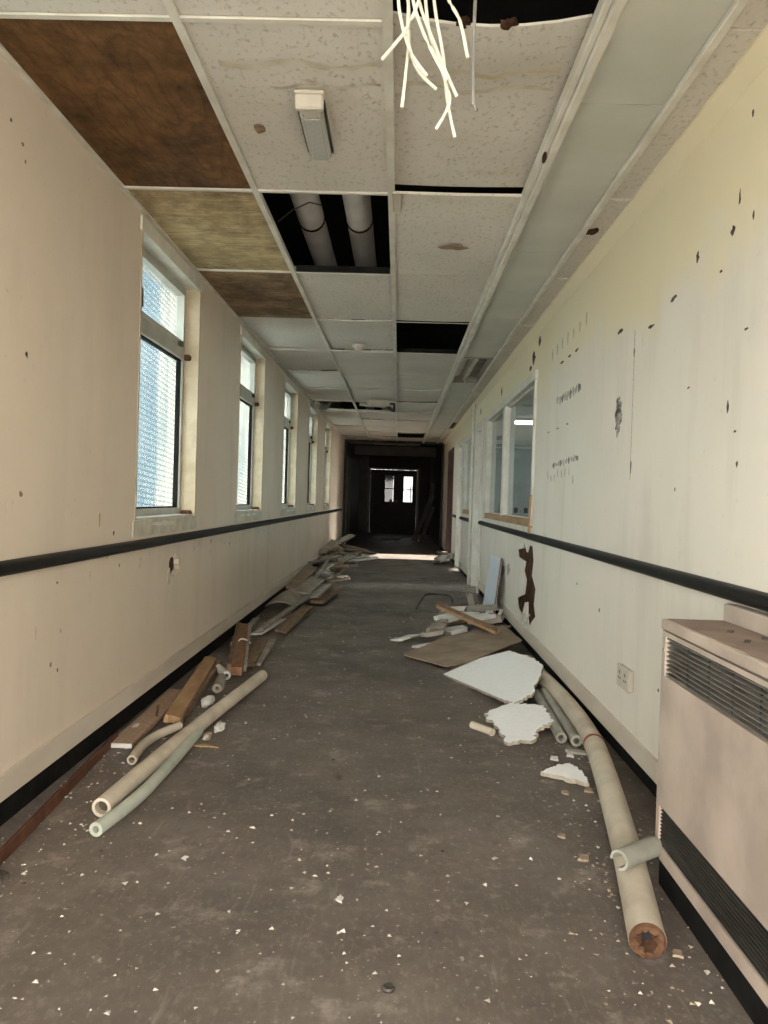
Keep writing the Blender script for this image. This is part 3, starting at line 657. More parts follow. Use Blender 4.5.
# recessed strip light in the grey panel row (unlit)
l = empty('strip_light', ((BX1+P1)/2, PJ[LAMP_BAY]+.77, ZC), 'open recessed strip light with no tube among the grey panels', 'light')
y0, y1 = PJ[LAMP_BAY]+.01, PJ[LAMP_BAY+1]-.01
make('tray', MB().box(BX1, BX1+.006, y0, y1, ZC-.004, ZC+.08).box(P1-.006, P1, y0, y1, ZC-.004, ZC+.08).box(BX1, P1, y0, y1, ZC+.08, ZC+.09).box(BX1, P1, y0, y0+.01, ZC-.004, ZC+.08).box(BX1, P1, y1-.012, y1, ZC-.004, ZC+.08), 'greyboard', l)
make('spine', MB().prism([(.66, ZC+.08), (.68, ZC+.02), (.72, ZC+.02), (.74, ZC+.08)], 1, y0+.05, y1-.05), 'trim', l)
for yy in (y0+.08, y1-.10): make('lamp_holder', MB().bbox(.69, .71, yy, yy+.02, ZC-.02, ZC+.02, .003), 'plastic', l)
make('reflector', MB().prism([(BX1+.01, ZC+.06), (BX1+.03, ZC+.075), (.65, ZC+.078), (.65, ZC+.070)], 1, y0+.05, y1-.05), 'trim', l)

# hanging cables out of the near hole
def WP(px, py, dy=0): return (-.07+(px-383)*.00243, 1.9+dy, 2.32-py*.00236)
CB = [[(418, 0), (405.8, 36), (394, 56), (383, 72)], [(396.5, 0), (399, 18), (404, 38), (413, 60), (427, 79.5)], [(406.5, 0), (406.5, 28), (411, 50), (420, 67), (437, 83)],
      [(407, 0), (408, 30), (406.5, 53), (403, 95)], [(410, 0), (417, 28), (428.7, 57), (446.6, 91.7)], [(416.5, 0), (433, 44), (444.5, 71.6), (457, 99)],
      [(424, 0), (430, 33), (448, 82), (450, 100), (438, 124)], [(433.7, 0), (443, 43), (448.7, 86), (458, 125)], [(444, 0), (457, 28), (465.5, 67)]]
for k, c in enumerate(CB):
    dy = (k % 4-1.5)*.02
    pts = [(.02+k*.006, 1.75, 2.98), (-.02+k*.012, 1.84, 2.70)]+[Vector(WP(c[0][0]-2, -40, dy))]+[Vector(WP(*q, dy*(1+j*.3))) for j, q in enumerate(c)]
    P = [Vector(p) for p in pts]; cr = []
    for i in range(len(P)-1):
        p0, p1, p2, p3 = P[max(i-1, 0)], P[i], P[i+1], P[min(i+2, len(P)-1)]
        for t in (0, .25, .5, .75): cr.append(.5*((2*p1)+(p2-p0)*t+(2*p0-5*p1+4*p2-p3)*t*t+(3*p1-p0-3*p2+p3)*t**3))
    cr.append(P[-1])
    lab = ['cream cable curling furthest left in the hanging bunch', 'cream cut cable in the middle of the hanging bunch', 'cream cut cable in the middle of the hanging bunch', 'cream cable hanging straightest, second from the left of the bunch',
           'cream cut cable in the middle of the hanging bunch', 'cream cut cable in the middle of the hanging bunch', 'cream cable whose tip hooks left at the bottom of the bunch', 'longest cream cable, its tip lowest in the hanging bunch', 'short cream cable on the right of the hanging bunch'][k]
    make('hanging_cable', MB().tube(cr, .0042, 7), 'cable', label=lab, cat='cable', group='cables hanging from the ceiling hole')
make('hanging_cable', MB().tube([(.16, 1.8, 2.98), (.155, 1.88, 2.6), WP(472.5, 0), WP(472, 57), WP(474, 103), WP(478, 109)], .0042, 7), 'cable_grey', label='thin grey cable hanging alone right of the cream bunch', cat='cable', group='cables hanging from the ceiling hole')

# ------------------------------------------------------------------ right wall openings
def frame_door(n, h, mat, lining='trim', leaf=None):
    y0, y1, _, z1 = h
    d = empty(f'door_{n}', (XR, (y0+y1)/2, 0), kind='structure')
    for s, yy in ((1, y0), (-1, y1)):
        make('door_jamb', MB().bbox(XR-.02, XR+(.12 if s > 0 else .07), min(yy, yy+s*.035), max(yy, yy+s*.035), 0, z1, .004), mat, d)
        make('architrave', MB().bbox(XR-.018, XR-.001, min(yy, yy-s*.06), max(yy, yy-s*.06), 0, z1+.06, .004), mat, d)
    make('door_head', MB().bbox(XR-.02, XR+.12, y0+.035, y1-.035, z1-.035, z1, .004).bbox(XR-.018, XR-.001, y0, y1, z1, z1+.06, .004), mat, d)
    return d
d1 = frame_door(1, D1, 'trim')
for z in (.28, 1.05, 1.85): make('hinge', MB().bbox(XR+.06, XR+.115, D1[1]-.042, D1[1]-.033, z-.05, z+.05, .002), 'rust', d1)
d2 = frame_door(2, D2, 'trim')
for z in (.45, 1.15, 1.85): make('hinge', MB().bbox(XR+.05, XR+.11, D2[1]-.044, D2[1]-.033, z-.05, z+.05, .002), 'rust', d2)
d3 = frame_door(3, D3, 'red_frame')
def int_window(n, h, posts):
    y0, y1, z0, z1 = h
    w = empty(f'window_{n}', (XR, (y0+y1)/2, z0), kind='structure')
    edges = [y0]+posts+[y1]
    make('window_frame', MB().bbox(XR-.015, XR+.06, y0, y0+.05, z0, z1).bbox(XR-.015, XR+.06, y1-.16, y1, z0, z1).bbox(XR-.02, XR+.12, y0-.02, y1+.02, z1-.05, z1+.02), 'trim', w)
    for p in posts: make('mullion', MB().bbox(XR-.012, XR+.055, p-.06, p+.06, z0+.04, z1-.05), 'trim', w)
    for a, b in zip(edges, edges[1:]):
        make('pane', MB().box(XR+.040, XR+.046, a+.05, b-.05, z0+.03, z1-.04), 'clear', w)
        make('bead', MB().box(XR+.028, XR+.039, a+.05, b-.05, z0+.045, z0+.06).box(XR+.028, XR+.039, a+.05, b-.05, z1-.065, z1-.05), 'trim', w)
    make('window_sill', MB().bbox(XR-.012, XR+.12, y0, y1, z0-.01, z0+.05, .005), 'wood_new', w)
    make('apron', MB().bbox(XR-.008, XR, y0-.03, y1, z0-.06, z0-.01, .003), 'trim', w)
    return w
w8 = int_window(8, IW, [7.66]); int_window(9, IW2, [])
make('loose_bead', MB().obox((XR-.022, 5.96, .90), (XR-.022, 5.90, 1.18), .025, .012, 0, .01, (1, 0, 0)), 'wood_new', w8)
c = empty('vertical_conduit', (.985, 10.58, 0), 'white vertical conduit standing beside the open doorway on the right', 'conduit')
make('conduit_pipe', MB().tube([(.985, 10.58, 0), (.985, 10.58, ZC)], .022, 12), 'trim', c)
for z in (.4, 1.3, 2.2): make('saddle_clip', MB().bbox(.96, XR-.002, 10.545, 10.615, z-.012, z+.012, .003), 'trim', c)
# socket and heater
k = empty('wall_socket', (XR, 3.385, .34), 'white power socket low on the right wall before the heater', 'socket')
make('back_box', MB().bbox(XR-.018, XR-.001, 3.305, 3.465, .335, .425, .003), 'plastic', k)
pl = make('face_plate', MB().bbox(XR-.027, XR-.018, 3.301, 3.469, .331, .429, .003), 'plastic', k)
for yy in (3.345, 3.425):
    for dz, hh in ((.025, .007), (-.0, .004)):
        for dy in ((0,) if dz else (-.012, .012)): make('socket_slot', MB().box(XR-.0285, XR-.0265, yy+dy-.004, yy+dy+.004, .372+dz-hh, .372+dz+hh), 'mark', pl)
    make('rocker', MB().bbox(XR-.031, XR-.026, yy+.018-.006, yy+.018+.006, .392, .414, .002), 'plastic', pl)
h = empty('fan_heater', (.91, 1.45, 0), 'long beige wall heater with two black grilles and a dusty top', 'heater')
HX, H0, H1, HB, HT = .80, .55, 2.335, .088, .79
make('casing', MB().box(HX+.03, XR-.002, H0, H1, HB, HT-.03), 'heater', h, flat=True)
G1, G2 = (.625, .742), (.125, .243)
fp = MB().box(HX, HX+.03, H0, H1, HB, G2[0]).box(HX, HX+.03, H0, H1, G2[1], G1[0]).box(HX, HX+.03, H0, H1, G1[1], HT-.035)
for a, b_ in ((H1-.028, H1), (H0, H0+.03)): fp.box(HX, HX+.03, a, b_, G2[0], G2[1]).box(HX, HX+.03, a, b_, G1[0], G1[1])
fpo = make('front_panel', fp, 'heater', h, flat=True)
make('top_cap', MB().bbox(HX-.004, XR-.03, H0, H1+.003, HT-.030, HT, .004), 'heater', h)
make('dust', MB().box(HX+.012, XR-.032, H0, H1-.006, HT, HT+.0015), 'dust_top', h)
make('back_upstand', MB().bbox(XR-.045, XR-.002, H0, H1-.005, HT, HT+.052, .003), 'heater', h)
make('plinth', MB().box(HX+.012, XR-.002, H0, H1-.01, 0, HB), 'plinth', h, flat=True)
for g, (za, zb) in enumerate((G1, G2)):
    make('grille_recess', MB().box(HX+.0302, HX+.034, H0+.03, H1-.028, za, zb), 'grille_dark', h, flat=True)
    n = 9 if g == 0 else 11
    for i in range(n):
        z = za+(zb-za)*(i+.5)/n
        make('slat', MB().prism([(HX+.004, z-.0012), (HX+.004, z+.0016), (HX+.028, z+.006), (HX+.028, z+.003)], 1, H0+.03, H1-.028), 'grille' if g == 0 else 'dark_metal', h, flat=True)
    if g == 0:
        for j in range(12): 
            yy = H1-.028-.145*(j+1); make('grille_rod', MB().box(HX+.012, HX+.016, yy-.003, yy+.003, za, zb), 'grille_dark', h, flat=True)
make('screw', MB().tube([(HX-.003, H1-.015, .70), (HX+.004, H1-.015, .70)], .006, 8), 'chrome', h)
for k_, (x, y, s) in enumerate(((.90, 2.10, .010), (.95, 2.0, .014), (.88, 1.95, .008), (.97, 1.75, .018))):
    make('grit', MB().slab([(x-s, y, HT+.008), (x, y-s, HT+.008), (x+s, y, HT+.008), (x, y+s, HT+.008)], .006, .003, 2, k_), 'chip_dark', h)

# ------------------------------------------------------------------ things lying on the right
def smooth_path(pts, n=6):
    P = [Vector(p) for p in pts]; cr = []
    for i in range(len(P)-1):
        p0, p1, p2, p3 = P[max(i-1, 0)], P[i], P[i+1], P[min(i+2, len(P)-1)]
        for t in range(n): t /= n; cr.append(.5*((2*p1)+(p2-p0)*t+(2*p0-5*p1+4*p2-p3)*t*t+(3*p1-p0-3*p2+p3)*t**3))
    return cr+[P[-1]]
p = empty('insulated_pipe', (.8, 3.2, 0), 'long thick cream pipe along the right skirting with a broken orange end', 'pipe')
path = smooth_path([(.652, 1.93, .046), (.775, 2.59, .046), (.915, 3.51, .046), (.945, 4.16, .048), (.93, 4.75, .048), (.90, 5.3, .05)])
make('pipe_body', MB().tube(path, .046, 24, rin=.86), 'pipe_cream', p)
make('red_band', MB().tube([(.913, 3.495, .046), (.9165, 3.52, .046)], .0475, 24, rin=.97), 'red_tape', p)
# broken lagging core with a ragged opening
r_ = random.Random(4); d_ = (Vector(path[1])-Vector(path[0])).normalized(); u_ = d_.cross(Vector((0, 0, 1))).normalized(); w_ = u_.cross(d_); c0 = Vector(path[0])
mb = MB(); n = 24
for rad, dep, jr in ((.0455, -.001, 0), (.040, -.010, .004), (.030, -.008, .006), (.021, -.002, .008), (.014, .05, .003)):
    for j in range(n):
        a = 2*math.pi*j/n; rr = rad+r_.uniform(-jr, jr); el = 1.5 if rad < .02 else 1
        mb.v.append(tuple(c0+u_*math.cos(a)*rr/(el if el > 1 else 1)+w_*math.sin(a)*rr*(el*.9 if el > 1 else 1)+d_*(dep+r_.uniform(-jr, jr)*.6)))
for i in range(4):
    for j in range(n): mb.f.append((i*n+j, i*n+(j+1) % n, (i+1)*n+(j+1) % n, (i+1)*n+j))
make('broken_core', mb, 'lagging_core', p)
make('dark_bore', MB().tube([c0+d_*.035, c0+d_*.05], .03, 12), 'grille_dark', p)
make('foam_sleeve', MB().tube([(.655, 2.20, .121), (.725, 2.26, .119), (.790, 2.31, .117)], .029, 18, rin=.72, a0=4.6, a1=4.6+5.0), 'pipe_grey', label='split grey-green foam sleeve lying across the thick cream pipe', cat='foam sleeve')
def hollow(name, pts, r, mat, label, rin=.6, group=None):
    o = empty(name, (*Vector(pts[0])[:2], 0), label, 'pipe', group)
    P = smooth_path(pts, 4); make('pipe_body', MB().tube(P, r, 18, rin=rin), mat, o)
    dd = (P[1]-P[0]).normalized(); make('bore', MB().tube([P[0]+dd*.03, P[0]+dd*.034], r*rin*.99, 14), 'pipe_in', o); return o
hollow('pipe_sleeve', [(.800, 3.66, .026), (.815, 4.0, .026), (.835, 4.5, .027)], .026, 'pipe_grey', 'left of two short grey sleeves poking from under the white tile', .55)
hollow('pipe_sleeve', [(.862, 3.62, .026), (.872, 4.0, .026), (.885, 4.55, .027)], .027, 'pipe_grey', 'right of two short grey sleeves beside the thick cream pipe', .55)
hollow('pipe_offcut', [(.487, 3.735, .0185), (.40, 3.85, .0185)], .0185, 'pipe_cream', 'short white pipe offcut alone on the floor left of the broken tile', .6)
make('flat_strip', MB().obox((.80, 3.53, .006), (.93, 3.50, .006), .035, .010, 0, .012), 'pipe_grey', label='flat grey strip on the floor in front of the two sleeves', cat='strip')
def board(name, pts, t, mat, label, cat, seed=0, jag=.012, hard=(), group=None, edge=None):
    o = make(name, MB().slab(pts, t, jag, 11, seed, hard), mat, label=label, cat=cat, group=group)
    if mat == 'tile_white':                                # darker crumbling core along the broken edges
        o.data.materials.append(M['gold'])
        for q in o.data.polygons: q.material_index = 0 if abs(q.normal.z) > .6 else 1
    return o
board('broken_ceiling_tile', [(.32, 5.01, .025), (.615, 4.26, .030), (.66, 4.18, .045), (.77, 4.30, .080), (.93, 4.84, .118), (.91, 5.08, .118), (.80, 5.38, .10), (.59, 5.29, .06)], .016, 'tile_white', 'larger white broken ceiling tile leaning on the pipes at right', 'ceiling tile', 1, .010, (0, 6, 7))
board('broken_ceiling_tile', [(.48, 4.05, .025), (.525, 3.78, .022), (.53, 3.60, .018), (.66, 3.60, .022), (.71, 3.74, .040), (.80, 3.84, .062), (.80, 4.10, .066), (.63, 4.20, .040)], .016, 'tile_white', 'smaller white broken ceiling tile in front of the larger one', 'ceiling tile', 2, .014)
board('tile_fragment', [(.620, 3.20, .022), (.79, 3.08, .024), (.795, 3.20, .024), (.765, 3.32, .024), (.70, 3.28, .024)], .016, 'tile_white', 'small white triangular tile fragment nearest the camera at right', 'tile fragment', 3, .008)
board('hardboard_sheet', [(.075, 5.52, .03), (.345, 5.14, .03), (.52, 5.24, .045), (.60, 5.36, .06), (.96, 5.85, .10), (.90, 6.45, .11), (.68, 6.37, .09), (.60, 6.25, .08), (.40, 6.10, .06)], .010, 'hardboard', 'large dusty brown board lying on the rubble at right', 'board', 4, .006)
board('board_offcut', [(.36, 5.02, .012), (.50, 5.02, .012), (.60, 5.25, .016), (.42, 5.32, .016)], .010, 'chipboard', 'brown board corner showing under the front of the large board', 'board', 5, .006)
st = empty('timber_batten', (.6, 6.3, 0), 'long light timber batten slanting up over the rubble at right', 'timber')
make('batten', MB().obox((.37, 6.62, .235), (.80, 6.02, .125), .055, .028, .25, .0, seed=1), 'wood_new', st)
make('batten_edge', MB().obox((.36, 6.59, .246), (.79, 5.99, .136), .012, .032, .25, .0), 'wood_old', st)
rub = [((.30, 6.22, .05), .14, .10, .035, .3, 'greyboard', 'flat grey block left of the rubble under the timber batten', 'block'), ((.38, 6.55, .09), .16, .07, .02, .9, 'greyboard', 'grey board piece propped left of the timber batten', 'board'),
       ((.09, 6.20, .012), .12, .20, .016, -.9, 'plasterboard', 'white strip of tile at the left edge of the right rubble', 'strip'), ((.28, 5.95, .012), .30, .10, .014, .5, 'plasterboard', 'white tile strip showing behind the large brown board', 'strip'),
       ((.50, 6.42, .04), .18, .16, .05, .4, 'plasterboard', 'white plaster lump in the middle of the right rubble', 'plaster'), ((.62, 6.95, .10), .22, .16, .02, -.3, 'plasterboard', 'pale tile piece lying on top of the right rubble', 'tile piece'),
       ((.78, 6.72, .10), .24, .18, .06, .2, 'greyboard', 'largest grey broken block behind the batten at right', 'block'), ((.64, 7.5, .05), .42, .07, .02, -.1, 'greyboard', 'thin grey slat along the back of the right rubble', 'slat'),
       ((.86, 7.05, .06), .25, .14, .05, .8, 'greyboard', 'grey block beside the leaning white board', 'block'), ((.55, 7.0, .03), .3, .2, .04, .1, 'wood_old', 'brown timber offcut low in the right rubble', 'timber'), ((.88, 6.45, .04), .5, .06, .03, 1.2, 'wood_old', 'brown timber strip against the skirting under the wall hole', 'timber'),
       ((.46, 6.75, .10), .20, .14, .03, .7, 'plasterboard', 'pale slab left of the batten top in the right rubble', 'slab'), ((.55, 7.20, .12), .22, .12, .04, -.2, 'plasterboard', 'white block at the back of the right rubble', 'block'), ((.72, 6.60, .14), .20, .13, .03, .5, 'plasterboard', 'round-edged white piece touching the right side of the batten', 'plaster'),
       ((.80, 7.05, .16), .26, .10, .03, -.4, 'greyboard', 'grey slab lying highest in the right rubble', 'slab'), ((.35, 6.35, .08), .14, .14, .02, 1.2, 'greyboard', 'small grey slab resting on the flat grey block', 'slab'), ((.66, 7.62, .07), .30, .05, .03, .25, 'plasterboard', 'white batten end furthest back in the right rubble', 'batten')]
for k, (c_, l_, w__, t_, a_, m_, lab, cat) in enumerate(rub):
    dx, dy = math.cos(a_)*l_/2, math.sin(a_)*l_/2
    make('rubble_piece', MB().obox((c_[0]-dx, c_[1]-dy, c_[2]), (c_[0]+dx, c_[1]+dy, c_[2]+.02), w__, t_, .12*(k % 3-1), .025, seed=k), m_, label=lab, cat=cat, group='rubble pieces by the right wall')
make('pale_stick', MB().obox((.87, 6.72, .10), (.95, 6.95, .16), .03, .02, 0, .01), 'plasterboard', label='short white stick pointing at the wall hole', cat='stick', group='rubble pieces by the right wall')
make('upright_shard', MB().obox((.75, 7.25, .04), (.70, 7.32, .24), .07, .02, .2, .03), 'greyboard', label='upright pale shard sticking out of the right rubble', cat='shard', group='rubble pieces by the right wall')
make('bent_wire', MB().tube(smooth_path([(.22, 8.0, .01), (.28, 8.3, .06), (.36, 8.6, .09), (.58, 8.5, .09), (.62, 8.4, .03)]), .010, 6), 'dark_metal', label='dark bent wire loop on the floor left of the leaning board', cat='wire')
lb = empty('leaning_board', (.94, 7.9, 0), 'white melamine board leaning on the right wall under the window', 'board')
make('panel', MB().add([(.90, 7.16, .05), (.90, 8.08, .012), (.985, 8.15, .58), (.985, 7.36, .60), (.912, 7.16, .04), (.912, 8.08, .0), (.997, 8.15, .57), (.997, 7.36, .59)], [(0, 1, 2, 3), (4, 7, 6, 5), (0, 3, 7, 4), (1, 5, 6, 2), (0, 4, 5, 1), (3, 2, 6, 7)]), 'white_board', lb, flat=True)
make('edge_lipping', MB().obox((.902, 7.155, .05), (.987, 7.355, .60), .012, .012), 'wood_old', lb)

# ------------------------------------------------------------------ things lying on the left
hollow('lagged_pipe_length', [(-.985, 2.64, .033), (-.925, 3.40, .034), (-.785, 4.66, .038)], .0335, 'pipe_cream', 'long cream pipe lying on the left floor, widest open end', .68)
hollow('foam_sleeve', [(-.945, 2.49, .023), (-.895, 2.85, .023), (-.885, 3.55, .028)], .0235, 'pipe_green', 'pale green foam sleeve lying right of the long cream pipe', .50)
hollow('pipe_elbow', [(-1.058, 3.16, .020), (-1.075, 3.35, .021), (-1.05, 3.50, .024), (-.99, 3.62, .03)], .020, 'pipe_cream', 'short bent cream pipe between the chipboard and the long pipe', .62)
ra = empty('angle_iron', (-1.18, 2.4, 0), 'rusty brown steel angle lying under the left wall', 'steel angle')
make('flange', MB().obox((-1.115, 1.5, .004), (-1.245, 3.46, .004), .045, .006), 'rust', ra)
make('web', MB().obox((-1.095, 1.5, .022), (-1.225, 3.46, .022), .006, .042), 'rust', ra)
cb = empty('chipboard_strip', (-1.18, 3.85, 0), 'brown chipboard strip with white edge on the left floor', 'board')
make('board', MB().slab([(-1.225, 3.36, .022), (-1.125, 3.36, .022), (-1.13, 4.30, .030), (-1.24, 4.30, .030)], .016, .003, 4, 3), 'chipboard', cb)
make('white_edging', MB().box(-1.225, -1.125, 3.352, 3.359, .004, .023), 'plasterboard', cb)
make('nail', MB().tube([(-1.15, 3.78, .02), (-1.145, 3.79, .075)], .006, 6), 'rust', cb)
TB = [('timber_batten', (-1.05, 3.70, .035), (-1.185, 5.02, .045), .075, .035, .2, 'wood_new', 'light brown timber lying next to the chipboard strip'),
      ('timber_batten', (-1.03, 3.72, .02), (-1.13, 5.00, .025), .05, .03, -.1, 'wood_old', 'darker timber under the light brown batten on the left'),
      ('timber_batten', (-.935, 4.98, .03), (-.985, 5.78, .035), .09, .03, .1, 'wood_old', 'short weathered timber behind the tip of the long cream pipe'),
      ('timber_batten', (-.885, 5.05, .02), (-.925, 5.90, .02), .05, .02, 0, 'greyboard', 'grey strip on the right of the short weathered timber')]
for k, (nm, a, b_, w, t, ro, m_, lab) in enumerate(TB): make(nm, MB().obox(a, b_, w, t, ro, .018, seed=k), m_, label=lab, cat='timber', group='timbers on the left floor')
bt = empty('tied_timbers', (-1.07, 5.3, 0), 'pair of brown timbers tied together with wire by the left wall', 'timber', 'timbers on the left floor')
make('timber', MB().obox((-.955, 4.72, .045), (-1.165, 6.00, .10), .07, .05, .1, .01), 'wood_red', bt)
make('timber', MB().obox((-1.015, 4.80, .045), (-1.215, 6.05, .10), .035, .05, .1, .01), 'wood_old', bt)
make('pale_edge', MB().obox((-.905, 4.74, .06), (-1.115, 6.0, .115), .018, .035, .1, .005), 'greyboard', bt)
make('tie_wire', MB().tube(smooth_path([(-1.10, 5.40, .06), (-1.07, 5.40, .115), (-1.03, 5.42, .108), (-1.0, 5.40, .09)]), .006, 5), 'plastic', bt)
bits = [((-.98, 4.12, .03), .06, 'plasterboard', 'crumpled white plaster lump among the left battens'), ((-.99, 4.45, .03), .05, 'greyboard', 'grey plaster lump behind the crumpled white one'), ((-.815, 3.68, .03), .045, 'plasterboard', 'white cup-like plaster bit right of the long cream pipe'), ((-.84, 3.54, .012), .035, 'gold', 'beige chip touching the white cup-like bit'), ((-1.2, 3.62, .02), .04, 'plasterboard', 'white crumb on the chipboard side by the left wall'), ((-1.22, 4.05, .02), .035, 'plasterboard', 'white crumb further along the left wall')]
for k, (c_, s, m_, lab) in enumerate(bits):
    r_ = random.Random(k); bmx = bmesh.new(); bmesh.ops.create_icosphere(bmx, subdivisions=2, radius=1)
    for v in bmx.verts: v.co = Vector((v.co.x*s*.55, v.co.y*s*1.3, v.co.z*s*.5))*(1+.45*mnoise.noise(v.co*2.2+Vector((k*7, 0, 0)))); v.co.z = max(v.co.z, -s*.25)
    for v in bmx.verts: v.co += Vector((c_[0], c_[1], s*.25+.001))
    bmx.verts.index_update(); mb = MB(); mb.add([v.co[:] for v in bmx.verts], [[v.index for v in f.verts] for f in bmx.faces]); bmx.free()
    make('plaster_lump', mb, m_, label=lab, cat='plaster', group='plaster lumps on the left', flat=True)
hollow('pipe_offcut', [(-1.0, 4.66, .03), (-1.09, 4.86, .03)], .026, 'plasterboard', 'short white pipe offcut between the left timbers', .5)
hollow('pipe_offcut', [(-.985, 4.35, .028), (-1.02, 4.62, .028)], .026, 'greyboard', 'grey rolled offcut lying behind the left battens', .4)
make('wood_splinter', MB().slab([(-.885, 3.42, .008), (-.755, 3.40, .008), (-.83, 3.44, .008)], .006, .004, 3, 1), 'wood_new', label='thin yellow wood splinter right of the green sleeve', cat='splinter')
ML = [((-1.16, 5.65, .03), (-1.20, 6.75, .04), .06, .03, 'greyboard', 'grey strip close under the left wall past the tied timbers', 'board'),
      ((-1.07, 6.20, .05), (-.90, 8.05, .09), .045, .02, 'greyboard', 'long thin pale slat slanting across the left floor', 'slat'),
      ((-.915, 6.25, .03), (-.85, 7.6, .05), .10, .02, 'wood_old', 'tan board with a rounded end on the left floor', 'board'),
      ((-1.09, 6.15, .02), (-1.0, 6.9, .025), .09, .015, 'plasterboard', 'pale torn strip at the start of the long thin slat', 'strip'),
      ((-1.15, 8.7, .10), (-1.09, 9.9, .22), .16, .03, 'hardboard', 'brown board tipped up against the left wall in mid distance', 'board'),
      ((-.98, 8.1, .12), (-.93, 9.2, .16), .18, .02, 'greyboard', 'wide pale board on top of the mid-left debris', 'board'),
      ((-.86, 8.1, .08), (-.80, 8.9, .12), .14, .02, 'greyboard', 'grey board end right of the wide pale board', 'board'),
      ((-.80, 8.0, .04), (-.70, 9.3, .06), .14, .03, 'wood_old', 'weathered board furthest right in the mid-left debris', 'board'),
      ((-1.0, 9.0, .10), (-.95, 11.0, .26), .04, .02, 'greyboard', 'long pale slat rising toward the far heap', 'slat')]
for k, (a, b_, w, t, m_, lab, cat) in enumerate(ML): make('debris_board', MB().obox(a, b_, w, t, .1*(k % 3-1), .02, seed=k+30), m_, label=lab, cat=cat, group='boards along the left wall')
# curled sheet
mb = MB(); nx, ny = 10, 6
for lay in (0, .008):
    for j in range(ny+1):
        for i in range(nx+1):
            u, v = i/nx, j/ny
            mb.v.append((-1.22+.25*u+.05*v, 7.3+1.1*v+.25*u, .03+.12*math.sin(math.pi*min(1, u*.75+.2))*(.35+.65*math.sin(math.pi*(.15+.7*v)))+lay))
n = (nx+1)*(ny+1); I = lambda i, j, L: L*n+j*(nx+1)+i
for L in (0, 1):
    for j in range(ny):
        for i in range(nx): mb.f.append((I(i, j, L), I(i+1, j, L), I(i+1, j+1, L), I(i, j+1, L)))
for j in range(ny): mb.f += [(I(0, j, 0), I(0, j+1, 0), I(0, j+1, 1), I(0, j, 1)), (I(nx, j, 0), I(nx, j, 1), I(nx, j+1, 1), I(nx, j+1, 0))]
for i in range(nx): mb.f += [(I(i, 0, 0), I(i, 0, 1), I(i+1, 0, 1), I(i+1, 0, 0)), (I(i, ny, 0), I(i+1, ny, 0), I(i+1, ny, 1), I(i, ny, 1))]
make('curled_sheet', mb, 'greyboard', label='curled grey sheet arching over the left debris', cat='sheet')
# far heap by the left wall
r_ = random.Random(21)
for k in range(58):
    t = r_.random(); yy = 10.2+5.0*t; hmax = .12+.30*math.exp(-((yy-14.1)/1.0)**2)+.12*math.exp(-((yy-11.2)/.9)**2)
    wx = .40+.25*t; u = r_.random()**1.3; x = XL+.12+wx*u; z = .03+hmax*(1-u)*r_.uniform(.15, 1)
    L_ = r_.uniform(.25, .75); a = r_.uniform(-.9, .9)+math.pi/2*(r_.random() < .75); ti = r_.uniform(-.15, .25)
    d_ = Vector((math.cos(a), math.sin(a), 0))*L_/2; d_.z = ti*L_/2
    d_.x = max(-abs(x-XL-.06), min(d_.x, abs(x-XL-.06)))
    c_ = Vector((x, yy, z+abs(d_.z)))
    m_ = r_.choice(['greyboard', 'greyboard', 'plasterboard', 'wood_old', 'hardboard', 'greyboard'])
    part_ = 'near end' if yy < 11.8 else 'middle' if yy < 13.2 else 'far end'
    word = {'greyboard': 'grey board piece', 'plasterboard': 'white plasterboard piece', 'wood_old': 'brown timber piece', 'hardboard': 'tan hardboard piece'}[m_]
    make('heap_board', MB().obox(c_-d_, c_+d_, r_.uniform(.05, .15), r_.uniform(.012, .03), r_.uniform(-.4, .4), .02, seed=k), m_,
         label=f'broken {word} in the {part_} of the far left heap', cat='board', group='broken boards in the far left heap')
for k in range(9):
    x, yy = .86+r_.uniform(-.12, .08), 13.9+r_.uniform(-.6, .7); a = r_.uniform(0, 3); d_ = Vector((math.cos(a)*.10, math.sin(a)*.2, .03))
    c_ = Vector((x, yy, .05+.10*r_.random()))
    m_ = ('greyboard', 'plasterboard', 'wood_old')[k % 3]
    make('heap_board', MB().obox(c_-d_, c_+d_, .12, .03, r_.uniform(-.4, .4), .02, seed=k+70), m_, label=f"{('grey board', 'white plasterboard', 'brown timber')[k % 3]} piece in the small far heap by the right wall", cat='board', group='broken pieces in the far right heap')

# ------------------------------------------------------------------ crumbs
def crumbs(name, n, mat, label, place, seed, s0, s1):
    r = random.Random(seed); mb = MB()
    for _ in range(n):
        x, y = place(r)
        if not (XL+.03 < x < XR-.03): continue
        s = s0+(s1-s0)*r.random()**3; a = r.random()*6.3; h_ = s*r.uniform(.25, .7)
        q = [(x+s*math.cos(a+j*2.1)*r.uniform(.6, 1.2), y+s*math.sin(a+j*2.1)*r.uniform(.6, 1.4), .0005) for j in range(3)]
        mb.add(q+[(x+r.uniform(-.2, .2)*s, y+r.uniform(-.2, .2)*s, h_)], [(0, 2, 1), (0, 1, 3), (1, 2, 3), (2, 0, 3)])
    make(name, mb, mat, label=label, cat='debris', kind='stuff', flat=True)
def anywhere(r): return r.uniform(XL, XR), 1.3+12*r.random()**1.7
def edges(r):
    y = 1.4+10*r.random()**1.4
    return (XL+.03+abs(r.gauss(0, .14)) if r.random() < .6 else XR-.08-abs(r.gauss(0, .13))), y
def leftline(r): y = 1.5+2.5*r.random(); return -1.08+.12*r.gauss(0, 1)+.0*y, y
def rightline(r): y = 1.5+2.6*r.random(); return .62+.05*(y-1.9)+.07*r.gauss(0, 1), y
crumbs('plaster_crumbs', 2200, 'chip_white', 'white plaster crumbs scattered over the corridor floor', anywhere, 1, .0018, .011)
